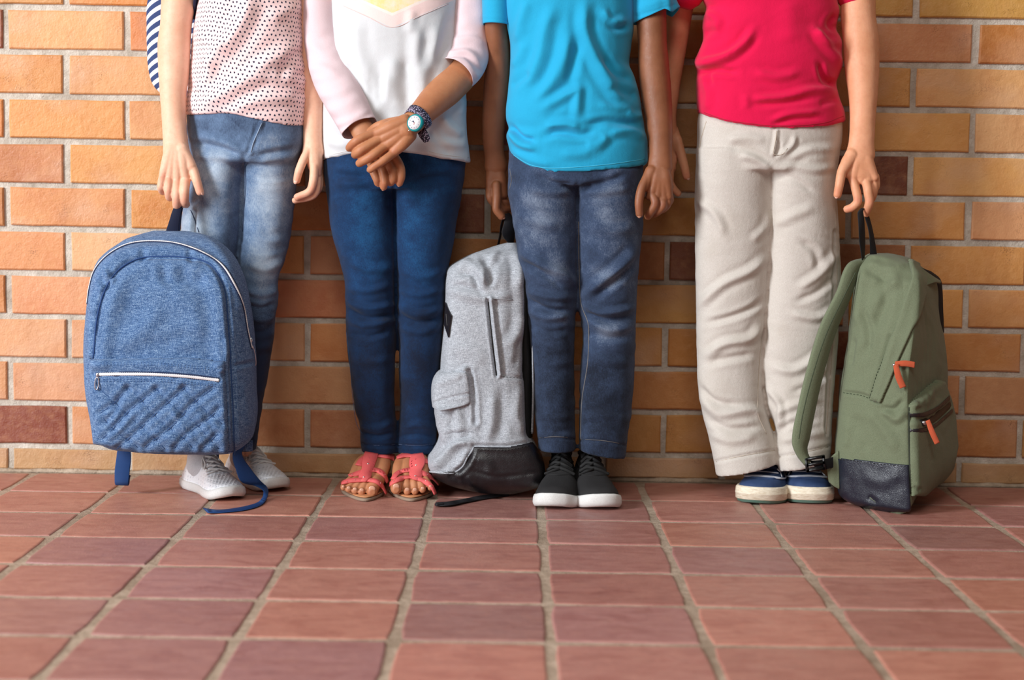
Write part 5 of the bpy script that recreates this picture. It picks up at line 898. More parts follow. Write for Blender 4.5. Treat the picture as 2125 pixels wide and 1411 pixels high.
# ================================================================== backpacks
def inpoly(uv, poly):
    poly = np.array(poly, float); x, y = uv[:, 0], uv[:, 1]; c = np.zeros(len(uv), bool); j = len(poly) - 1
    for i in range(len(poly)):
        a, b = poly[i], poly[j]; m = ((a[1] > y) != (b[1] > y)) & (x < (b[0] - a[0]) * (y - a[1]) / (b[1] - a[1] + 1e-12) + a[0]); c ^= m; j = i
    return c
def pdist(uv, poly):
    poly = np.array(poly, float); d = np.full(len(uv), 1e9)
    for i in range(len(poly)):
        a, b = poly[i - 1], poly[i]; ab = b - a; t_ = np.clip(((uv - a) @ ab) / (ab @ ab + 1e-9), 0, 1); d = np.minimum(d, np.linalg.norm(uv - a - t_[:, None] * ab, axis=1))
    return d
def patch(v, f, poly, off, soft=8, fl=(), nd=None, allround=False, base=.0008):
    """a stitched-on piece: the faces of a surface inside an image polygon, lifted off it with a turned-down rim"""
    n = normals_np(v, f); uv = proj(v); view = CAM - v; fr = ((n * view).sum(1) > -.02) | allround
    ins = inpoly(uv, poly) & fr; ff = [a for a in f if len(a) < 9 and all(ins[i] for i in a)]
    idx = np.unique([i for a in ff for i in a]); mp = {k: i for i, k in enumerate(idx)}; ff = [tuple(mp[i] for i in a) for a in ff]
    d = pdist(uv[idx], poly); w_ = np.clip(d / soft, 0, 1); w_ = np.sqrt(1 - (1 - w_) ** 2)
    nn = smooth_np(n, f, 6)[idx]; nn /= np.linalg.norm(nn, axis=1)[:, None]
    if nd is not None: nn = nn * .5 + np.array(nd) * .5
    V = v[idx] + nn * (base + off * w_)[:, None]
    if fl: V = folds(V, ff, fl)
    ec = {}
    for a in ff:
        for i in range(len(a)): e = (a[i], a[(i + 1) % len(a)]); ec[tuple(sorted(e))] = ec.get(tuple(sorted(e)), 0) + 1
    m = len(V); rim = {}; out = list(ff); B = v[idx] - nn * .002; add = []
    for a in ff:
        for i in range(len(a)):
            e = (a[i], a[(i + 1) % len(a)])
            if ec[tuple(sorted(e))] == 1:
                for q in e:
                    if q not in rim: rim[q] = m + len(add); add.append(B[q])
                out.append((e[1], e[0], rim[e[0]], rim[e[1]]))
    return np.concatenate([V, np.array(add)]) if add else V, out
def strip(L, th=.0016, n=60, mat=None, rnd=False):
    """webbing from pairs of edge points (world), with real thickness"""
    A = np.array([l[0] for l in L]); B = np.array([l[1] for l in L]); mid = (A + B) / 2; s = np.r_[0, np.cumsum(np.linalg.norm(np.diff(mid, axis=0), axis=1))]; t_ = np.linspace(0, s[-1], n)
    A, B = crom(t_, s, A), crom(t_, s, B); C = (A + B) / 2; T = np.gradient(C, axis=0); N = np.cross(T, B - A); N /= np.linalg.norm(N, axis=1)[:, None] + 1e-12; h = N * th / 2
    e = (B - A) * .06
    V = np.stack([A + h * .2, A + e + h, (A + B) / 2 + h * (1.4 if rnd else 1), B - e + h, B + h * .2, B - h * .2, B - e - h, (A + B) / 2 - h, A + e - h, A - h * .2], 1).reshape(-1, 3); return V, orient(V, grid_faces(n, 10))
def melange(name, a, b, c, sc=1., bump=.0010, warm=None):
    t = NT(name); v = t.obj(); h = t.noise(1, 3, .7, t.map(v, (90 * sc, 90 * sc, 1300 * sc))); w_ = t.noise(1, 3, .7, t.map(v, (1300 * sc, 1300 * sc, 90 * sc))); g = t.noise(1100 * sc, 2, .6, v)
    f = t.math('ADD', t.lerp(h, -.5, .5, .2, .8), t.lerp(w_, -.5, .5, .2, .8)); f = t.math('ADD', f, t.lerp(g, -.1, 1.1, .2, .8))
    col = t.ramp(f, [(0., a), (.5, b), (1., c)])
    t.set(Base_Color=col, Roughness=.88, Sheen_Weight=.1, Normal=t.bump(t.math('ADD', t.math('ADD', h, w_), g), bump, .5)); t.b.inputs['Specular IOR Level'].default_value = .22; return t.m
def webbing(name, c, c2, spec=.3, n=1.):
    t = NT(name); wv = t.n('TexWave', wave_type='BANDS', bands_direction='Z'); wv.inputs['Scale'].default_value = 330 * n; wv.inputs['Distortion'].default_value = .4; t.put(wv.inputs['Vector'], t.obj()); f = wv.outputs['Fac']
    t.set(Base_Color=t.mix(f, lin(c), lin(c2)), Roughness=.6, Normal=t.bump(f, .0006, .5)); t.b.inputs['Specular IOR Level'].default_value = spec; return t.m
def leather(name, c):
    t = NT(name); v = t.obj(); vo = t.n('TexVoronoi', feature='DISTANCE_TO_EDGE'); vo.inputs['Scale'].default_value = 420; t.put(vo.inputs['Vector'], v)
    t.set(Base_Color=lin(c), Roughness=t.lerp(t.noise(60, 3, .6, v), .32, .5, .3, .7), Normal=t.bump(t.math('ADD', vo.outputs['Distance'], t.math('MULTIPLY', t.noise(90, 3, .6, v), 1.5)), .0010, .5)); t.b.inputs['Specular IOR Level'].default_value = .6; return t.m
MBLK = webbing('black_webbing', (20, 20, 24), (44, 44, 48)); MSIL = plain('brushed_nickel', (205, 205, 210), .3, 1.)
def zipper(tr, L, root, w_tape, w_teeth, mt, mz, name='zipper', step=3.2):
    part('zipper_tape', *ribbon(tr, L, w_tape, .0008, .0002, step=4), mt, root)
    s = ribbon(tr, L, w_teeth, .0016, .0008, step=2.2, prof='round'); V, f = s; V = V.reshape(-1, 8, 3); c = V.mean(1, keepdims=True); k = np.where(np.arange(len(V)) % 2 == 0, 1.0, .72)[:, None, None]; V = (c + (V - c) * k).reshape(-1, 3); return part(name, V, f, mz, root)
# ------------------------------------------------------------------ blue backpack
def blue_bag():
    root = empty('backpack', tuple(PF(350, 1040) * [1, 1, 0] + [0, 0, .08]), 'blue melange backpack with quilted pocket and white zips, held up by its loop', 'backpack')
    O = [(482, 322, 392), (486, 306, 415), (491, 290, 432), (500, 264, 450), (512, 245, 466), (530, 221, 483), (548, 204, 495), (572, 193, 506), (596, 186, 513), (657, 178.5, 524), (700, 175, 528), (743, 174, 531), (790, 175, 533), (824, 177, 534), (847, 180, 535), (880, 186, 534), (904, 190, 530), (920, 196, 525), (934, 212, 512), (944, 240, 498), (952, 300, 478), (956, 330, 440)]
    YF = ([482, 490, 500, 512, 534, 560, 600, 700, 800, 900, 925, 940, 950, 956], [-.262, -.285, -.305, -.322, -.342, -.356, -.370, -.384, -.388, -.386, -.378, -.362, -.335, -.300])
    YB = ([482, 520, 900, 940, 956], [-.248, -.236, -.236, -.246, -.285]); XR = ([482, 512, 548, 600, 700, 900, 940, 956], [.93, .93, .93, .905, .875, .872, .90, .95]); rows = []
    for y, l, r in O:
        yf = np.interp(y, *YF); yb = np.interp(y, *YB); w_ = r - l; a = l + w_ * .055; b = l + w_ * np.interp(y, *XR)
        rows.append((y, [(l, yb * .5 + yf * .5), (l, yb * .25 + yf * .75), (a, yf + .004), (l + w_ * .25, yf), (l + w_ * .5, yf - .004), (l + w_ * .7, yf), (b, yf + .006), (r - w_ * .03, yf * .62 + yb * .38), (r, yf * .35 + yb * .65), (r, yb), (r - w_ * .15, yb + .004), (l + w_ * .15, yb + .004), (l, yb)]))
    V, f = ctrl_loft(rows, -.37, 210, 5)
    V = wrinkle(V, f, .9, (14, 14, 16), 61, 3)
    panel = [(193, 745), (203, 650), (222, 592), (250, 556), (292, 535), (340, 532), (378, 533), (435, 547), (464, 592), (473, 660), (479, 752), (484, 850), (487, 944)]
    FL = [(panel, -3.6, 4.5, 0), ([(214, 744), (222, 660), (240, 610), (270, 570), (310, 552), (380, 552), (428, 566), (448, 604), (456, 670), (462, 745)], 3.0, 14, 0), ([(200, 560), (232, 540), (270, 522), (340, 516), (420, 530), (462, 570)], 3, 9), ([(182, 640), (190, 680), (184, 720)], -3, 8), ([(205, 575), (225, 600)], -3, 6), ([(215, 560), (238, 590)], 3, 6), ([(300, 520), (292, 545)], -2.5, 6), ([(392, 520), (400, 548)], -2.5, 6),
          ([(370, 555), (400, 585), (430, 575)], -2.6, 12), ([(230, 730), (290, 690), (340, 640)], 2.6, 18), ([(470, 560), (492, 600), (500, 650)], 2.4, 7), ([(330, 720), (380, 700), (440, 720)], -1.8, 12), ([(185, 745), (180, 760), (186, 900)], -2.4, 4, 0), ([(483, 760), (505, 756), (530, 750)], -2.0, 4), ([(500, 790), (512, 860), (520, 900)], 2, 9), ([(195, 925), (300, 938), (480, 942)], -2.6, 4, 0), ([(350, 610), (400, 640), (420, 700)], 1.8, 18), ([(340, 545), (345, 580), (385, 590)], -2.2, 9), ([(250, 600), (240, 660), (226, 720)], 2, 16), ([(190, 600), (184, 660), (182, 730)], 2.4, 6), ([(205, 640), (196, 700)], -2.2, 6), ([(300, 700), (360, 730), (420, 735)], -1.6, 10), ([(470, 700), (476, 740)], 2, 6)]
    V = folds(V, f, [(q[0], q[1] * 1.7, q[2] * 1.05) + tuple(q[3:]) for q in FL]); V = smooth_np(V, f, 1); MF = melange('blue_melange_canvas', (32, 58, 98), (72, 106, 152), (154, 180, 210)); o = part('main_body', V, f, MF, root); tr = bvh(V, f)
    zp = [(181, 630), (186, 595), (197, 560), (222, 531), (262, 508), (312, 501), (364, 505), (416, 522), (459, 549), (487, 591), (505, 636), (514, 686), (522, 722)]
    MT_ = plain('navy_zip_tape', (28, 44, 84), .8, bump=.0004); MZ = plain('white_zip_teeth', (238, 236, 238), .35)
    zipper(tr, zp, root, 10, 4.6, MT_, MZ)
    part('piping', *ribbon(tr, panel, 3, .0016, .0, prof='round'), plain('deep_blue_piping', (40, 74, 128), .8), root); part('piping', *ribbon(tr, [(202, 919), (300, 935), (400, 939), (484, 936)], 3, .0016, prof='round'), plain('deep_blue_piping', (40, 74, 128), .8), root)
    # front pocket with its quilting
    pk = [(193, 744), (300, 742), (400, 742), (464, 748), (470, 800), (475, 935), (300, 934), (200, 918), (192, 850), (188, 780)]
    Q = []
    for k in range(-6, 9):
        a = 205 + k * 58
        for sx in (1, -1):
            p = [(a + sx * q * .94 + (0 if sx > 0 else 60), 806 + q * .86) for q in range(0, 150, 12)]; p = [(x + 3 * math.sin(y_ * .07 + k), y_ + 2 * math.sin(x * .06)) for x, y_ in p if 204 < x < 460]
            if len(p) > 3: Q.append((p, -3.2, 6.5, 0))
    QL = [q[0] for q in Q]
    Q += [([(195, 776), (300, 778), (454, 791)], -1.6, 5, 0), ([(195, 757), (320, 758), (452, 770)], 2.2, 8, 0), ([(445, 760), (462, 756), (458, 775)], 4, 6), ([(212, 880), (236, 856), (250, 820)], -2.8, 6), ([(216, 908), (250, 890), (280, 850)], 2.8, 7), ([(350, 830), (375, 880), (410, 920)], 2.6, 6), ([(420, 850), (440, 890), (455, 930)], -2.2, 6), ([(300, 900), (340, 905), (380, 925)], 1.8, 7)]
    pv, pf = patch(V, f, pk, .013, 12, Q); part('front_pocket', pv, pf, MF, root); t2 = bvh(pv, pf)
    zipper(t2, [(201, 777), (260, 776), (330, 777), (400, 782), (455, 789)], root, 12, 7.5, MT_, MZ)
    for q in QL: part('quilting_stitch', *ribbon(t2, q, 1.3, .0004, step=5), plain('quilt_thread', (44, 78, 130), .8), root)
    for dy in (-22, -26, 8, 12): part('stitching', *stitches(t2, [(206, 779 + dy), (330, 779 + dy), (452, 790 + dy)], 1.0, 0, .0005), plain('blue_thread_b', (58, 96, 150), .8), root)
    def pull(tr_, a, b, c, d):
        s = [hit(tr_, *q)[0] for q in (a, b, c, d)]; s = [q if q is not None else P(a[0], a[1], -.36) for q in s]; off = np.array([0, -.004, 0])
        sl = part('zip_slider', *ell(s[0] + off * .4, (.0034, .003, .005), None, 12, 8), MSIL, root); L = np.array([s[1], s[2], s[3]]) + off
        q = L[0]; m = []; dirn = (L[2] - L[0]); ln = np.linalg.norm(dirn); dirn /= ln; sd = np.cross(dirn, [0, 1, 0]); sd /= np.linalg.norm(sd); a_ = np.linspace(0, 2 * math.pi, 25)
        m = tube([q + dirn * ln * (.5 - .5 * math.cos(x)) + sd * .0034 * math.sin(x) for x in a_], .0010, nc=8, n=48, cap=False); part('zip_pull', *m, MSIL, root)
    pull(t2, (203, 778), (203, 782), (202, 795), (201, 808)); pull(tr, (521, 705), (523, 716), (527, 738), (530, 758))
    # grab loop: up into the hand, down again behind it
    MNW = webbing('navy_webbing', (10, 16, 38), (26, 36, 66)); MBW = webbing('blue_webbing', (20, 48, 98), (44, 84, 142))
    hY = -.245
    part('grab_loop', *strip([(P(342, 486, -.262), P(371, 486, -.258)), (P(350, 462, -.256), P(372, 464, -.254)), (P(360, 432, hY), P(377, 436, hY)), (P(370, 418, hY + .012), P(382, 420, hY + .012)), (P(364, 440, hY + .022), P(378, 442, hY + .022)), (P(350, 486, -.232), P(374, 488, -.232))]), MNW, root)
    part('webbing_strap', *strip([(P(244, 930, -.246), P(271, 932, -.246)), (P(242, 946, -.244), P(272, 948, -.244)), (P(238, 980, -.25), P(269, 982, -.25)), (P(238, 999, -.252), P(267, 1000, -.252)), (P(240, 1006, -.246), P(267, 1007, -.246)), (P(246, 1000, -.236), P(269, 1000, -.236)), (P(250, 986, -.236), P(271, 986, -.236))], .0018), MBW, root)
    fz = lambda x, y, z=.002: PF(x, y, z)
    part('webbing_strap', *strip([(P(484, 925, -.262), P(512, 920, -.262)), (P(482.6, 946, -.262), P(502, 940, -.262)), (P(489, 973, -.258), P(521, 973, -.252)), (P(502, 1001, -.25), P(541, 998, -.238)), (P(532, 1009, -.24) , P(553, 1009, -.222)), (fz(547, 1021, .012), fz(557, 1021, .010)), (fz(545, 1031, .005), fz(553, 1036, .004)), (fz(529, 1045), fz(536, 1051)), (fz(491, 1054), fz(500, 1060)), (fz(450, 1058), fz(455, 1064)), (fz(421, 1054, .004), fz(432, 1064, .003))], .002, 110), MBW, root)
    part('strap_anchor', *box(P(514, 925, -.25), (.009, .004, .010)), MF, root)
blue_bag()
# ------------------------------------------------------------------ grey backpack
def grey_bag():
    root = empty('backpack', tuple(PF(1020, 1020) * [1, 1, 0]), 'grey melange backpack with black leather base standing between two children', 'backpack')
    O = [(507, 1054, 1070), (510, 1044, 1074), (516, 1026, 1078), (524, 1002, 1081), (531, 983, 1083), (541, 962, 1085), (551, 944, 1087), (562, 930, 1088), (580, 925, 1089), (624, 923, 1090), (680, 921, 1089), (716, 918, 1086), (765, 914, 1085), (800, 912, 1088), (841, 909, 1090), (878, 909, 1092), (905, 911, 1095), (918, 911, 1104), (935, 907, 1112), (952, 898, 1120), (970, 887, 1127), (990, 893, 1129), (1006, 914, 1121), (1018, 945, 1104), (1027, 985, 1070)]
    rows = []
    for y, l, r in O:
        w_ = r - l; yn = np.interp(y, [507, 530, 570, 700, 900, 960, 1000, 1028], [-.16, -.20, -.235, -.25, -.262, -.268, -.262, -.225]); yb = np.interp(y, [507, 560, 900, 1028], [-.13, -.07, -.05, -.09])
        rows.append((y, [(l, yb + .005), (l, yb * .4 + yn * .6), (l + w_ * .03, yn * .85 + yb * .15), (l + w_ * .12, yn + .006), (l + w_ * .35, yn - .004), (l + w_ * .65, yn - .006), (r - w_ * .08, yn + .002), (r, yn + .018), (r, yn * .5 + yb * .5), (r - w_ * .05, yb), (l + w_ * .2, yb)]))
    V, f = ctrl_loft(rows, -.25, 210, 5); V = wrinkle(V, f, 1.1, (16, 16, 16), 71, 3)
    FL = [([(945, 552), (970, 545), (1000, 575), (1012, 600)], 4, 7), ([(950, 566), (975, 566), (995, 600)], -3.5, 6), ([(985, 532), (1003, 560), (1008, 590)], 3, 6), ([(1000, 530), (1020, 565), (1010, 600)], -3, 7), ([(1035, 520), (1020, 540), (1012, 560)], 2.4, 6), ([(926, 600), (960, 612), (1010, 620), (1065, 612)], 2.6, 8), ([(940, 590), (985, 600), (1006, 612)], -2.4, 5),
          ([(1066, 520), (1078, 560), (1076, 600)], 3, 8), ([(1060, 540), (1064, 620), (1060, 700)], -1.6, 9), ([(1013, 622), (1020, 690), (1031, 778)], -5, 3.2, 0), ([(1019, 622), (1027, 690), (1037, 776)], 3.4, 5, 0), ([(1035, 770), (1060, 782), (1086, 784)], -1.6, 3.2, 0), ([(1050, 720), (1075, 690), (1085, 650)], 2, 9), ([(1022, 818), (1020, 870), (1010, 920)], 2.6, 9), ([(1040, 800), (1045, 860), (1036, 915)], -2, 9), ([(1084, 700), (1070, 760)], -2, 7), ([(1078, 800), (1072, 860), (1086, 900)], 2.4, 8),
          ([(973, 770), (982, 810), (986, 876)], -4, 4.5, 0), ([(955, 770), (966, 766), (970, 800)], 4, 5), ([(984, 915), (950, 920), (920, 950), (895, 972)], 5, 8), ([(978, 905), (940, 905), (918, 930)], -3.5, 7), ([(982, 930), (965, 965), (940, 985)], -4, 5), ([(915, 860), (925, 900), (918, 930)], 2.6, 8), ([(945, 840), (955, 880), (950, 905)], 2.2, 8), ([(965, 830), (970, 870)], -2, 7), ([(983, 925), (1050, 926), (1104, 916)], -2.5, 3.5, 0), ([(930, 720), (990, 735), (1000, 760)], 1.6, 12)]
    V = folds(V, f, [(q[0], q[1] * 1.7, q[2] * 1.05) + tuple(q[3:]) for q in FL]); V = smooth_np(V, f, 1); MG = melange('grey_melange_canvas', (120, 123, 130), (164, 168, 175), (212, 216, 224), 1.15, .0012); part('main_body', V, f, MG, root); tr = bvh(V, f)
    ML = leather('black_leather', (24, 20, 24))
    lb = [(984, 926), (1050, 928), (1104, 917), (1126, 945), (1140, 1000), (1100, 1050), (900, 1050), (880, 985), (905, 980), (950, 976), (962, 965), (968, 945)]
    pv, pf = patch(V, f, lb, .0018, 4, [([(975, 975), (1030, 990), (1120, 980)], -2, 4), ([(985, 950), (1010, 960), (1020, 985)], 2.4, 9), ([(930, 985), (955, 1000)], -2, 7), ([(1050, 1000), (1090, 1008), (1118, 985)], 2.2, 9), ([(970, 985), (985, 1010)], 1.6, 7)]); part('leather_base', pv, pf, ML, root); t2 = bvh(pv, pf)
    part('stitching', *stitches(t2, [(990, 933), (1050, 935), (1104, 924)], 1.3, .0, .0006), plain('black_thread', (14, 12, 14), .7), root)
    cr = ribbon(tr, [(984, 930), (968, 950), (960, 968), (935, 982), (893, 978)], 4, .003, prof='round'); part('gathered_edge', *cr, MG, root)
    # front pocket bulging past the side, with its flap
    def bulge(rows_, nm, fl, mat):
        v, ff = ctrl_loft(rows_, -.2, 60, 4); v = wrinkle(v, ff, .7, (20, 20, 20), 5); v = folds(v, ff, fl); part(nm, v, ff, mat, root); return bvh(v, ff)
    bulge([(y, [(l, -.13), (l, -.215), (l + 10, -.246), (r - 12, -.262), (r, -.255), (r, -.14)]) for y, l, r in ((812, 905, 976), (830, 902, 980), (850, 901, 983), (880, 904, 985), (905, 911, 982), (925, 918, 970), (936, 924, 950))], 'front_pocket', [([(915, 850), (925, 890), (922, 920)], 2.2, 7), ([(950, 845), (962, 880), (950, 915)], 2.4, 7), ([(940, 850), (944, 900)], -2, 6), ([(972, 840), (976, 880)], 2, 5)], MG)
    bulge([(y, [(l, -.13), (l, -.222), (l + 9, -.252), (r - 14, -.270), (r, -.262), (r, -.14)]) for y, l, r in ((765, 930, 970), (771, 913, 975), (782, 902, 977), (796, 897, 979), (812, 895.5, 980), (824, 895.5, 981), (833, 896, 966), (842, 897, 925))], 'pocket_flap', [([(900, 800), (940, 785), (974, 772)], 1.6, 6), ([(898, 836), (930, 826), (978, 816)], -1.5, 3, 0), ([(956, 764), (960, 790)], -2, 5)], MG)
    # side-zip welt, patch, straps
    part('side_pocket_opening', *ribbon(tr, [(1014, 626), (1020, 680), (1026, 740), (1031, 779)], [2, 2.5, 5, 2], .0012, .0), plain('dark_opening', (22, 20, 22), .8), root)
    part('side_panel_seam', *ribbon(tr, [(1010, 618), (1030, 620), (1064, 622)], 2., .001, prof='round'), MG, root); part('stitching', *stitches(tr, [(1036, 781), (1060, 783), (1084, 785)], 1.2, .0, .0006), plain('dark_grey_thread', (92, 90, 92), .8), root)
    pp = [hit(tr, *q)[0] for q in ((927, 627), (939, 655), (933, 700), (924, 672))]; pp = [q + np.array([-.001, -.003, 0]) for q in pp]; c = sum(pp) / 4; n_ = np.cross(pp[1] - pp[3], pp[0] - pp[2]); n_ /= np.linalg.norm(n_); n_ *= -np.sign(n_[1])
    if n_[1] > 0: n_ = -n_
    Vp = np.array([q for q in pp] + [q + n_ * .002 for q in pp]); part('leather_patch', Vp, orient(Vp, [(0, 1, 2, 3), (7, 6, 5, 4), (0, 4, 5, 1), (1, 5, 6, 2), (2, 6, 7, 3), (3, 7, 4, 0)]), ML, root, smooth=False)
    tq = [c + n_ * .0024 + (pp[0] - pp[2]) * a for a in (.16, -.16)]; part('patch_slot', *tube(tq, .0008, nc=8, n=8), plain('patch_slot_edge', (60, 58, 60), .5), root)
    MPD = plain('black_padding', (14, 14, 16), .9)
    bp = ctrl_loft([(y, [(l, -.06), (l, -.225), (r, -.225), (r + 2, -.06)]) for y, l, r in ((545, 1078, 1090), (600, 1082, 1096), (700, 1080, 1101), (800, 1080, 1103), (900, 1086, 1103), (918, 1092, 1104))], -.2, 40, 3); part('back_panel', *bp, MPD, root)
    part('shoulder_strap', *strip([(P(1076, 514, -.20), P(1078, 514, -.14)), (P(1086, 545, -.212), P(1088, 545, -.14)), (P(1097, 590, -.222), P(1099, 590, -.14)), (P(1103.5, 660, -.226), P(1105, 660, -.14)), (P(1105.5, 740, -.226), P(1107, 740, -.14)), (P(1106, 830, -.226), P(1107, 830, -.14)), (P(1104, 900, -.222), P(1105, 900, -.14))], .0042, 80), MG, root)
    part('grab_loop', *strip([(P(1029, 520, -0.110), P(1034, 520, -0.095)), (P(1036, 490, -0.120), P(1040, 488, -0.102)), (P(1040, 462, -0.140), P(1046, 458, -0.120)), (P(1047, 444, -0.150), P(1057, 442, -0.135)), (P(1046, 462, -0.165), P(1066, 458, -0.155)), (P(1041, 482, -0.172), P(1068, 474, -0.155)), (P(1046, 494, -0.168), P(1068, 490, -0.145)), (P(1056, 506, -0.150), P(1066, 504, -0.130)), (P(1062, 515, -0.140), P(1070, 515, -0.120))], .0016, 90), MBLK, root)
    part('webbing_strap', *strip([(PF(904, 1043, .003), PF(908, 1050, .003)), (PF(920, 1042, .004), PF(928, 1049, .004)), (PF(960, 1036, .003), PF(968, 1042, .003)), (PF(1000, 1028, .002), PF(1008, 1035, .002)), (PF(1050, 1022, .002), PF(1056, 1028, .002))], .0022, 50), MBLK, root)
    part('strap_end', *tube([PF(906, 1047, .005), PF(917, 1046, .005)], .0032, .005, nc=12), MBLK, root)
grey_bag()
# ------------------------------------------------------------------ green backpack
def green_bag():
    root = empty('backpack', tuple(PF(1850, 1040) * [1, 1, 0]), 'olive green backpack with orange zip pulls and navy leather base, by the cream trousers', 'backpack')
    O = [(530, 1806, 1826, 1842), (533, 1799, 1838, 1862), (538, 1794, 1860, 1882), (545, 1789, 1882, 1900), (553, 1781, 1890, 1908), (564, 1778, 1898, 1922), (580, 1776, 1902, 1944), (600, 1773, 1903, 1950), (650, 1766, 1900, 1953), (713, 1759, 1893, 1962), (770, 1751, 1886, 1968), (825, 1743, 1884, 1970), (860, 1740, 1884, 1974), (900, 1736, 1885, 1978), (948, 1732, 1886, 1978), (980, 1733, 1887, 1970), (1005, 1736, 1888, 1950), (1024, 1739, 1890, 1922), (1040, 1746, 1888, 1906), (1051, 1768, 1882, 1893), (1058, 1800, 1868, 1880)]
    rows = []
    for y, l, c, r in O:
        t_ = np.interp(y, [530, 545, 580, 700, 1000, 1040, 1058], [.0, .25, .6, .9, 1, 1, .8]); yl = -.215 - .035 * t_; yc = -.225 - .115 * t_; yr = -.20 + .03 * t_; yb = -.16 + .05 * t_
        rows.append((y, [(l, yb), (l, yl * .6 + yb * .4), (l + 3, yl), (l + (c - l) * .3, yl * .72 + yc * .28 - .010), (l + (c - l) * .7, yl * .3 + yc * .7 - .008), (c - 4, yc), (c + 3, yc + .004), (c + (r - c) * .4, yc * .62 + yr * .38 - .006), (r - (r - c) * .08, yr - .01), (r, yr + .02), (r - (r - c) * .2, yb + .02), (l + (c - l) * .3, yb + .01)]))
    V, f = ctrl_loft(rows, -.27, 210, 5); V = wrinkle(V, f, 1.0, (14, 14, 14), 81, 3)
    FL = [([(1812, 548), (1835, 590), (1830, 640), (1812, 690)], -4.5, 12), ([(1796, 550), (1785, 600), (1778, 680)], 3, 9), ([(1800, 540), (1840, 560), (1880, 552)], 2.6, 8), ([(1790, 640), (1803, 700), (1800, 735)], -3, 7), ([(1820, 640), (1835, 600), (1870, 580)], 3, 9), ([(1772, 700), (1764, 760)], -3, 5), ([(1848, 700), (1830, 760), (1812, 820)], -1.6, 5, 0), ([(1752, 814), (1790, 820), (1822, 834)], -2.2, 3.5, 0), ([(1800, 850), (1840, 900), (1860, 940)], 2.6, 10), ([(1770, 860), (1790, 900), (1800, 940)], -1.8, 9), ([(1880, 850), (1860, 870), (1830, 850)], 3, 7), ([(1876, 830), (1850, 850), (1828, 846)], -2.6, 5), ([(1760, 880), (1756, 930)], 1.8, 7), ([(1930, 620), (1945, 700), (1950, 780)], 2, 9), ([(1915, 640), (1925, 700), (1920, 770)], -1.8, 9)]
    V = folds(V, f, [(q[0], q[1] * 1.7, q[2] * 1.05) + tuple(q[3:]) for q in FL]); V = smooth_np(V, f, 1)
    t = NT('olive_canvas'); v = t.obj(); n = t.noise(1, 3, .6, t.map(v, (1100, 1100, 500), rot=(0, .6, 0))); t.set(Base_Color=t.mix(t.lerp(n, 0, 1, .3, .7), lin((98, 106, 82)), lin((118, 126, 100))), Roughness=.78, Sheen_Weight=.1, Normal=t.bump(t.math('ADD', n, t.noise(200, 3, .6, v)), .0008, .6)); t.b.inputs['Specular IOR Level'].default_value = .3; MO = t.m
    part('main_body', V, f, MO, root); tr = bvh(V, f)
    fp = [(1884, 540), (1906, 548), (1912, 575), (1919, 608), (1908, 650), (1888, 700), (1868, 745), (1846, 800), (1829, 838), (1804, 832), (1815, 790), (1835, 740), (1858, 680), (1882, 612), (1893, 575)]
    pv, pf = patch(V, f, fp, .006, 4, [([(1890, 580), (1870, 660), (1830, 780)], 1.5, 8)]); part('zip_flap', pv, pf, MO, root); t1 = bvh(pv, pf)
    MTH = plain('olive_thread', (62, 72, 50), .8)
    part('stitching', *stitches(tr, [(1888, 600), (1862, 670), (1838, 730), (1818, 780), (1804, 828)], 1.2, .001, .0008), MTH, root); part('stitching', *stitches(tr, [(1750, 815), (1790, 821), (1824, 836)], 1.4, .0, .0008), MTH, root)
    tp = [(1898, 545), (1915, 556), (1935, 570), (1950, 582), (1952, 640), (1945, 600), (1925, 590), (1912, 600)]
    # second flap leaf and dark back straps behind the upper right edge
    part('shoulder_strap', *strip([(P(1905, 556, -.20), P(1932, 566, -.17)), (P(1928, 572, -.20), P(1950, 581, -.17)), (P(1934, 600, -.195), P(1954, 600, -.17)), (P(1938, 650, -.19), P(1956, 650, -.17)), (P(1945, 690, -.18), P(1957, 690, -.16))], .006, 40), plain('black_padding_g', (16, 14, 16), .9), root)
    part('top_flap', *strip([(P(1897, 545, -.225), P(1905, 590, -.262)), (P(1918, 560, -.215), P(1920, 592, -.255)), (P(1938, 575, -.205), P(1940, 586, -.235)), (P(1951, 583, -.19), P(1951, 588, -.20))], .003, 40), MO, root)
    ML = leather('navy_leather', (22, 27, 42)); lb = [(1725, 949), (1780, 953), (1830, 959), (1885.5, 964), (1887, 1000), (1890, 1062), (1725, 1062)]
    pv, pf = patch(V, f, lb, .0016, 4, [([(1790, 985), (1830, 1000), (1870, 980)], 2, 12), ([(1800, 1030), (1820, 1046)], -2.5, 6), ([(1745, 990), (1752, 1030)], 1.6, 9)]); part('leather_base', pv, pf, ML, root); t2 = bvh(pv, pf)
    part('stitching', *stitches(t2, [(1736, 953), (1780, 957), (1830, 963), (1884, 968)], 1.4, .0, .0008), plain('black_thread_g', (12, 12, 16), .7), root)
    pk = [(1885, 840), (1895, 826), (1920, 804), (1942, 787), (1952, 790), (1966, 830), (1974, 862), (1979, 925), (1969, 982), (1945, 1002), (1912, 1024), (1890, 1030), (1886, 960)]
    pv, pf = patch(V, f, pk, .014, 8, [([(1886, 868), (1925, 870), (1955, 850), (1974, 838)], -4, 6, 0), ([(1890, 838), (1912, 840), (1940, 800)], 3, 7), ([(1900, 850), (1915, 842), (1905, 832)], -3, 5), ([(1940, 800), (1948, 830)], -2.6, 5), ([(1900, 930), (1905, 980), (1902, 1020)], 2.4, 9), ([(1930, 920), (1940, 960)], -1.6, 10), ([(1895, 1010), (1912, 1018)], -2.5, 4)]); part('front_pocket', pv, pf, MO, root); t3 = bvh(pv, pf)
    MZT = leather('dark_waxed_tape', (34, 30, 34)); zl = [(1886, 877), (1912, 878), (1935, 870), (1956, 852), (1972, 838)]
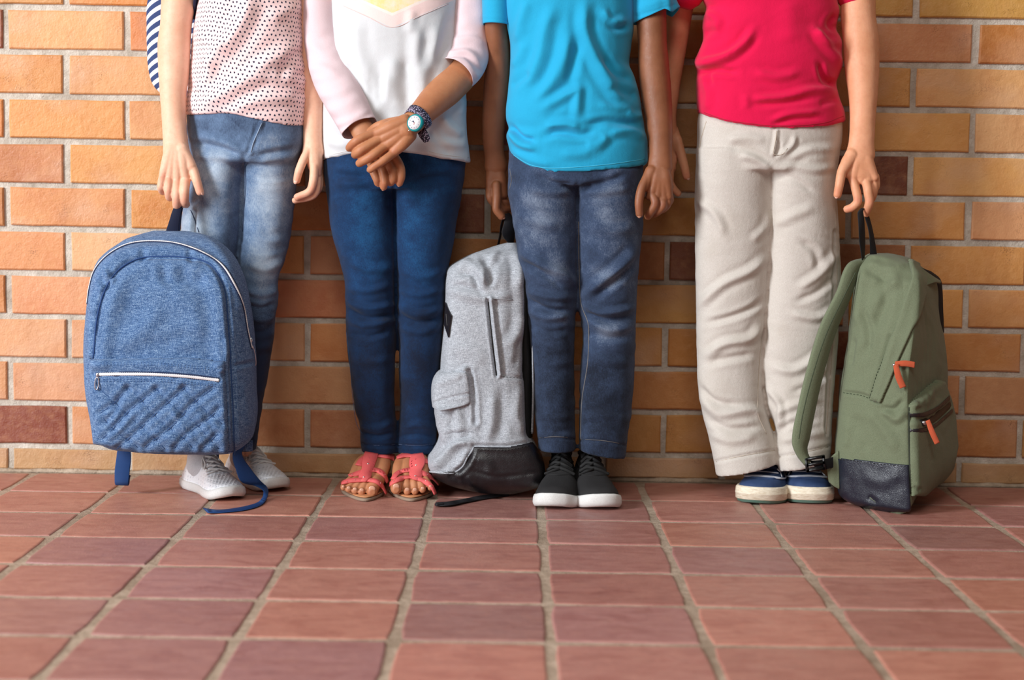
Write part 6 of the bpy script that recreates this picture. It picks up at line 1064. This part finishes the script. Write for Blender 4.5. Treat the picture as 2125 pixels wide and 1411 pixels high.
    part('zipper_tape', *ribbon(t3, [(1886, 861), (1910, 861), (1935, 853), (1956, 838), (1970, 825)], 10, .0016, prof='round'), MZT, root); part('zipper_tape', *ribbon(t3, [(1885, 893), (1912, 893), (1937, 885), (1958, 868), (1976, 852)], 9, .0016, prof='round'), MZT, root)
    part('zipper', *ribbon(t3, zl[1:], 15, .0010, .0002), plain('black_zip_teeth', (16, 15, 17), .45), root); part('pocket_piping', *ribbon(t3, [(1887, 845), (1887, 900), (1888, 960), (1890, 1024)], 3, .0016, prof='round'), plain('dark_olive_piping', (46, 52, 38), .8), root)
    MOR = plain('orange_webbing', (246, 112, 70), .75, bump=.0008, bs=700)
    sl = hit(t3, 1917, 877)[0] + np.array([0, -.005, 0]); part('zip_slider', *ell(sl, (.0075, .003, .0042), None, 14, 10), MSIL, root)
    def tab(a, b, c, wd, Y, nm='zip_pull'): 
        pts = [P(*a, Y), P(*b, Y - .002), P(*c, Y)]; d = pts[2] - pts[0]; s = np.cross(d, [0, 1, 0]); s = s / np.linalg.norm(s) * wd / 2 / ppm(Y); part(nm, *strip([(q - s * k, q + s * k) for q, k in zip(pts, (.8, 1, 1))], .0028, 20), MOR, root)
    y1 = hit(tr, 1860, 760)[0][1] - .010; tab((1857, 755), (1877, 754), (1898, 757), 12.5, y1 - .004); tab((1859, 757), (1864, 780), (1874, 804), 13.5, y1 - .008); part('zip_slider', *ell(P(1856, 757, y1), (.004, .003, .003), None, 12, 8), MSIL, root)
    tab((1925, 872), (1934, 896), (1945, 920), 11.5, sl[1] - .006)
    part('grab_loop', *strip([(P(1789, 540, -.222), P(1793.7, 540, -.205)), (P(1783, 500, -.226), P(1795.6, 498, -.214)), (P(1781, 462, -.232), P(1793.7, 458, -.226)), (P(1779.6, 442, -.232), P(1791, 434, -.228)), (P(1788, 432, -.225), P(1797, 434, -.222)), (P(1793.5, 448, -.215), P(1803, 447, -.21)), (P(1802, 478, -.208), P(1810, 472, -.2)), (P(1805, 508, -.206), P(1816, 503, -.198)), (P(1805, 536, -.206), P(1821, 536, -.2))], .0016, 100), MBLK, root)
    # near shoulder strap: padded, falling in front of the trouser leg, with ladder buckle and webbing
    part('shoulder_strap', *strip([(P(1795, 537, -.215), P(1800, 545, -.205)), (P(1764, 545, -.232), P(1786, 556, -.215)), (P(1737, 606, -.248), P(1764, 616, -.228)), (P(1703, 675, -.258), P(1733, 692, -.24)), (P(1674, 770, -.266), P(1705, 788, -.25)), (P(1655, 850, -.270), P(1690, 858, -.256)), (P(1644.5, 908, -.272), P(1679, 912, -.258)), (P(1646, 925, -.272), P(1674, 930, -.258)), (P(1656, 946, -.27), P(1676, 944, -.258)), (P(1672, 966, -.268), P(1682, 955, -.26))], .010, 110, rnd=True), MO, root)
    part('strap_edge_seam', *tube([P(1775, 566, -.248), P(1748, 622, -.262), P(1716, 690, -.272), P(1686, 780, -.280), P(1666, 860, -.284), P(1658, 910, -.284)], .0010, nc=8), MTH, root)
    bk = P(1692, 962, -.268); MPB = plain('black_plastic', (16, 16, 18), .35); th_ = .18; Rb = np.array([[math.cos(th_), 0, math.sin(th_)], [0, 1, 0], [-math.sin(th_), 0, math.cos(th_)]]).T
    for dz in (-.011, 0, .011): part('buckle', *box(bk + np.array([0, 0, dz]), (.017, .004, .0026), Rb), MPB, root)
    for dx in (-.016, .016): part('buckle', *box(bk + np.array([dx, 0, dx * .18]), (.0026, .004, .013), Rb), MPB, root)
    part('webbing_strap', *strip([(P(1680, 956, -.262), P(1690, 968, -.266)), (P(1700, 955, -.264), P(1704, 975, -.266)), (P(1722, 950, -.255), P(1722, 972, -.255)), (P(1738, 944, -.245), P(1740, 968, -.245))], .0018, 30), MBLK, root)
    part('strap_anchor', *strip([(P(1715, 960, -.246), P(1720, 1000, -.246)), (P(1728, 945, -.25), P(1732, 1010, -.25)), (P(1740, 935, -.25), P(1742, 1015, -.25))], .004, 14), MO, root)
green_bag()
# ------------------------------------------------------------------ striped backpack on the first girl's back
def striped_bag():
    root = empty('backpack', tuple(P(440, 150, -.06)), 'navy and white striped backpack worn on the back of the girl in the heart-print top', 'backpack')
    t = NT('striped_canvas'); sx = t.n('SeparateXYZ'); t.put(sx.inputs[0], t.obj()); x, z = sx.outputs[0], sx.outputs[2]
    x0 = P(303, 100, -.07)[0]; z0 = P(303, 100, -.07)[2]; dx = t.math('SUBTRACT', x, x0); dz = t.math('SUBTRACT', z, z0)
    cur = t.math('SQRT', t.math('MAXIMUM', t.math('ADD', dx, .004), 0.)); q = t.math('SUBTRACT', dz, t.math('MULTIPLY', cur, .19)); fr = t.math('FRACT', t.math('ADD', t.math('DIVIDE', q, .0195), 50.))
    col = t.mix(t.lerp(dz, 0., 1., -.05, .06), lin((34, 46, 84)), lin((74, 104, 158)))
    t.set(Base_Color=t.mix(t.math('LESS_THAN', fr, .46), lin((46, 64, 110)), lin((240, 240, 242))), Roughness=.85, Normal=t.bump(t.noise(900, 2, .6, t.obj()), .0006, .5))
    rows = [(y, [(l, -.055), (l + 1, -.072), (l + 30, -.080), (560, -.080), (600, -.072), (600, -.045), (560, -.02), (l + 40, -.02), (l + 6, -.03)]) for y, l in ((-120, 400), (-100, 350), (-60, 322), (0, 306.5), (46, 303.5), (99, 304.5), (149, 308), (177, 317), (190, 328), (205, 350), (218, 400))]
    V, f = ctrl_loft(rows, -.06, 120, 4); V = wrinkle(V, f, .5, (16, 16, 16), 9); part('main_body', V, f, t.m, root)
    MW_ = webbing('navy_strap_webbing', (14, 20, 46), (30, 42, 80))
    part('shoulder_strap', *strip([(P(402, 40, -.14), P(405, 42, -.12)), (P(403, 0, -.18), P(411, 0, -.16)), (P(404, -60, -.22), P(425, -60, -.21)), (P(415, -104, -.19), P(440, -108, -.18)), (P(420, -112, -.12), P(446, -116, -.12)), (P(420, -90, -.07), P(446, -90, -.07))], .004, 50), MW_, root)
striped_bag()
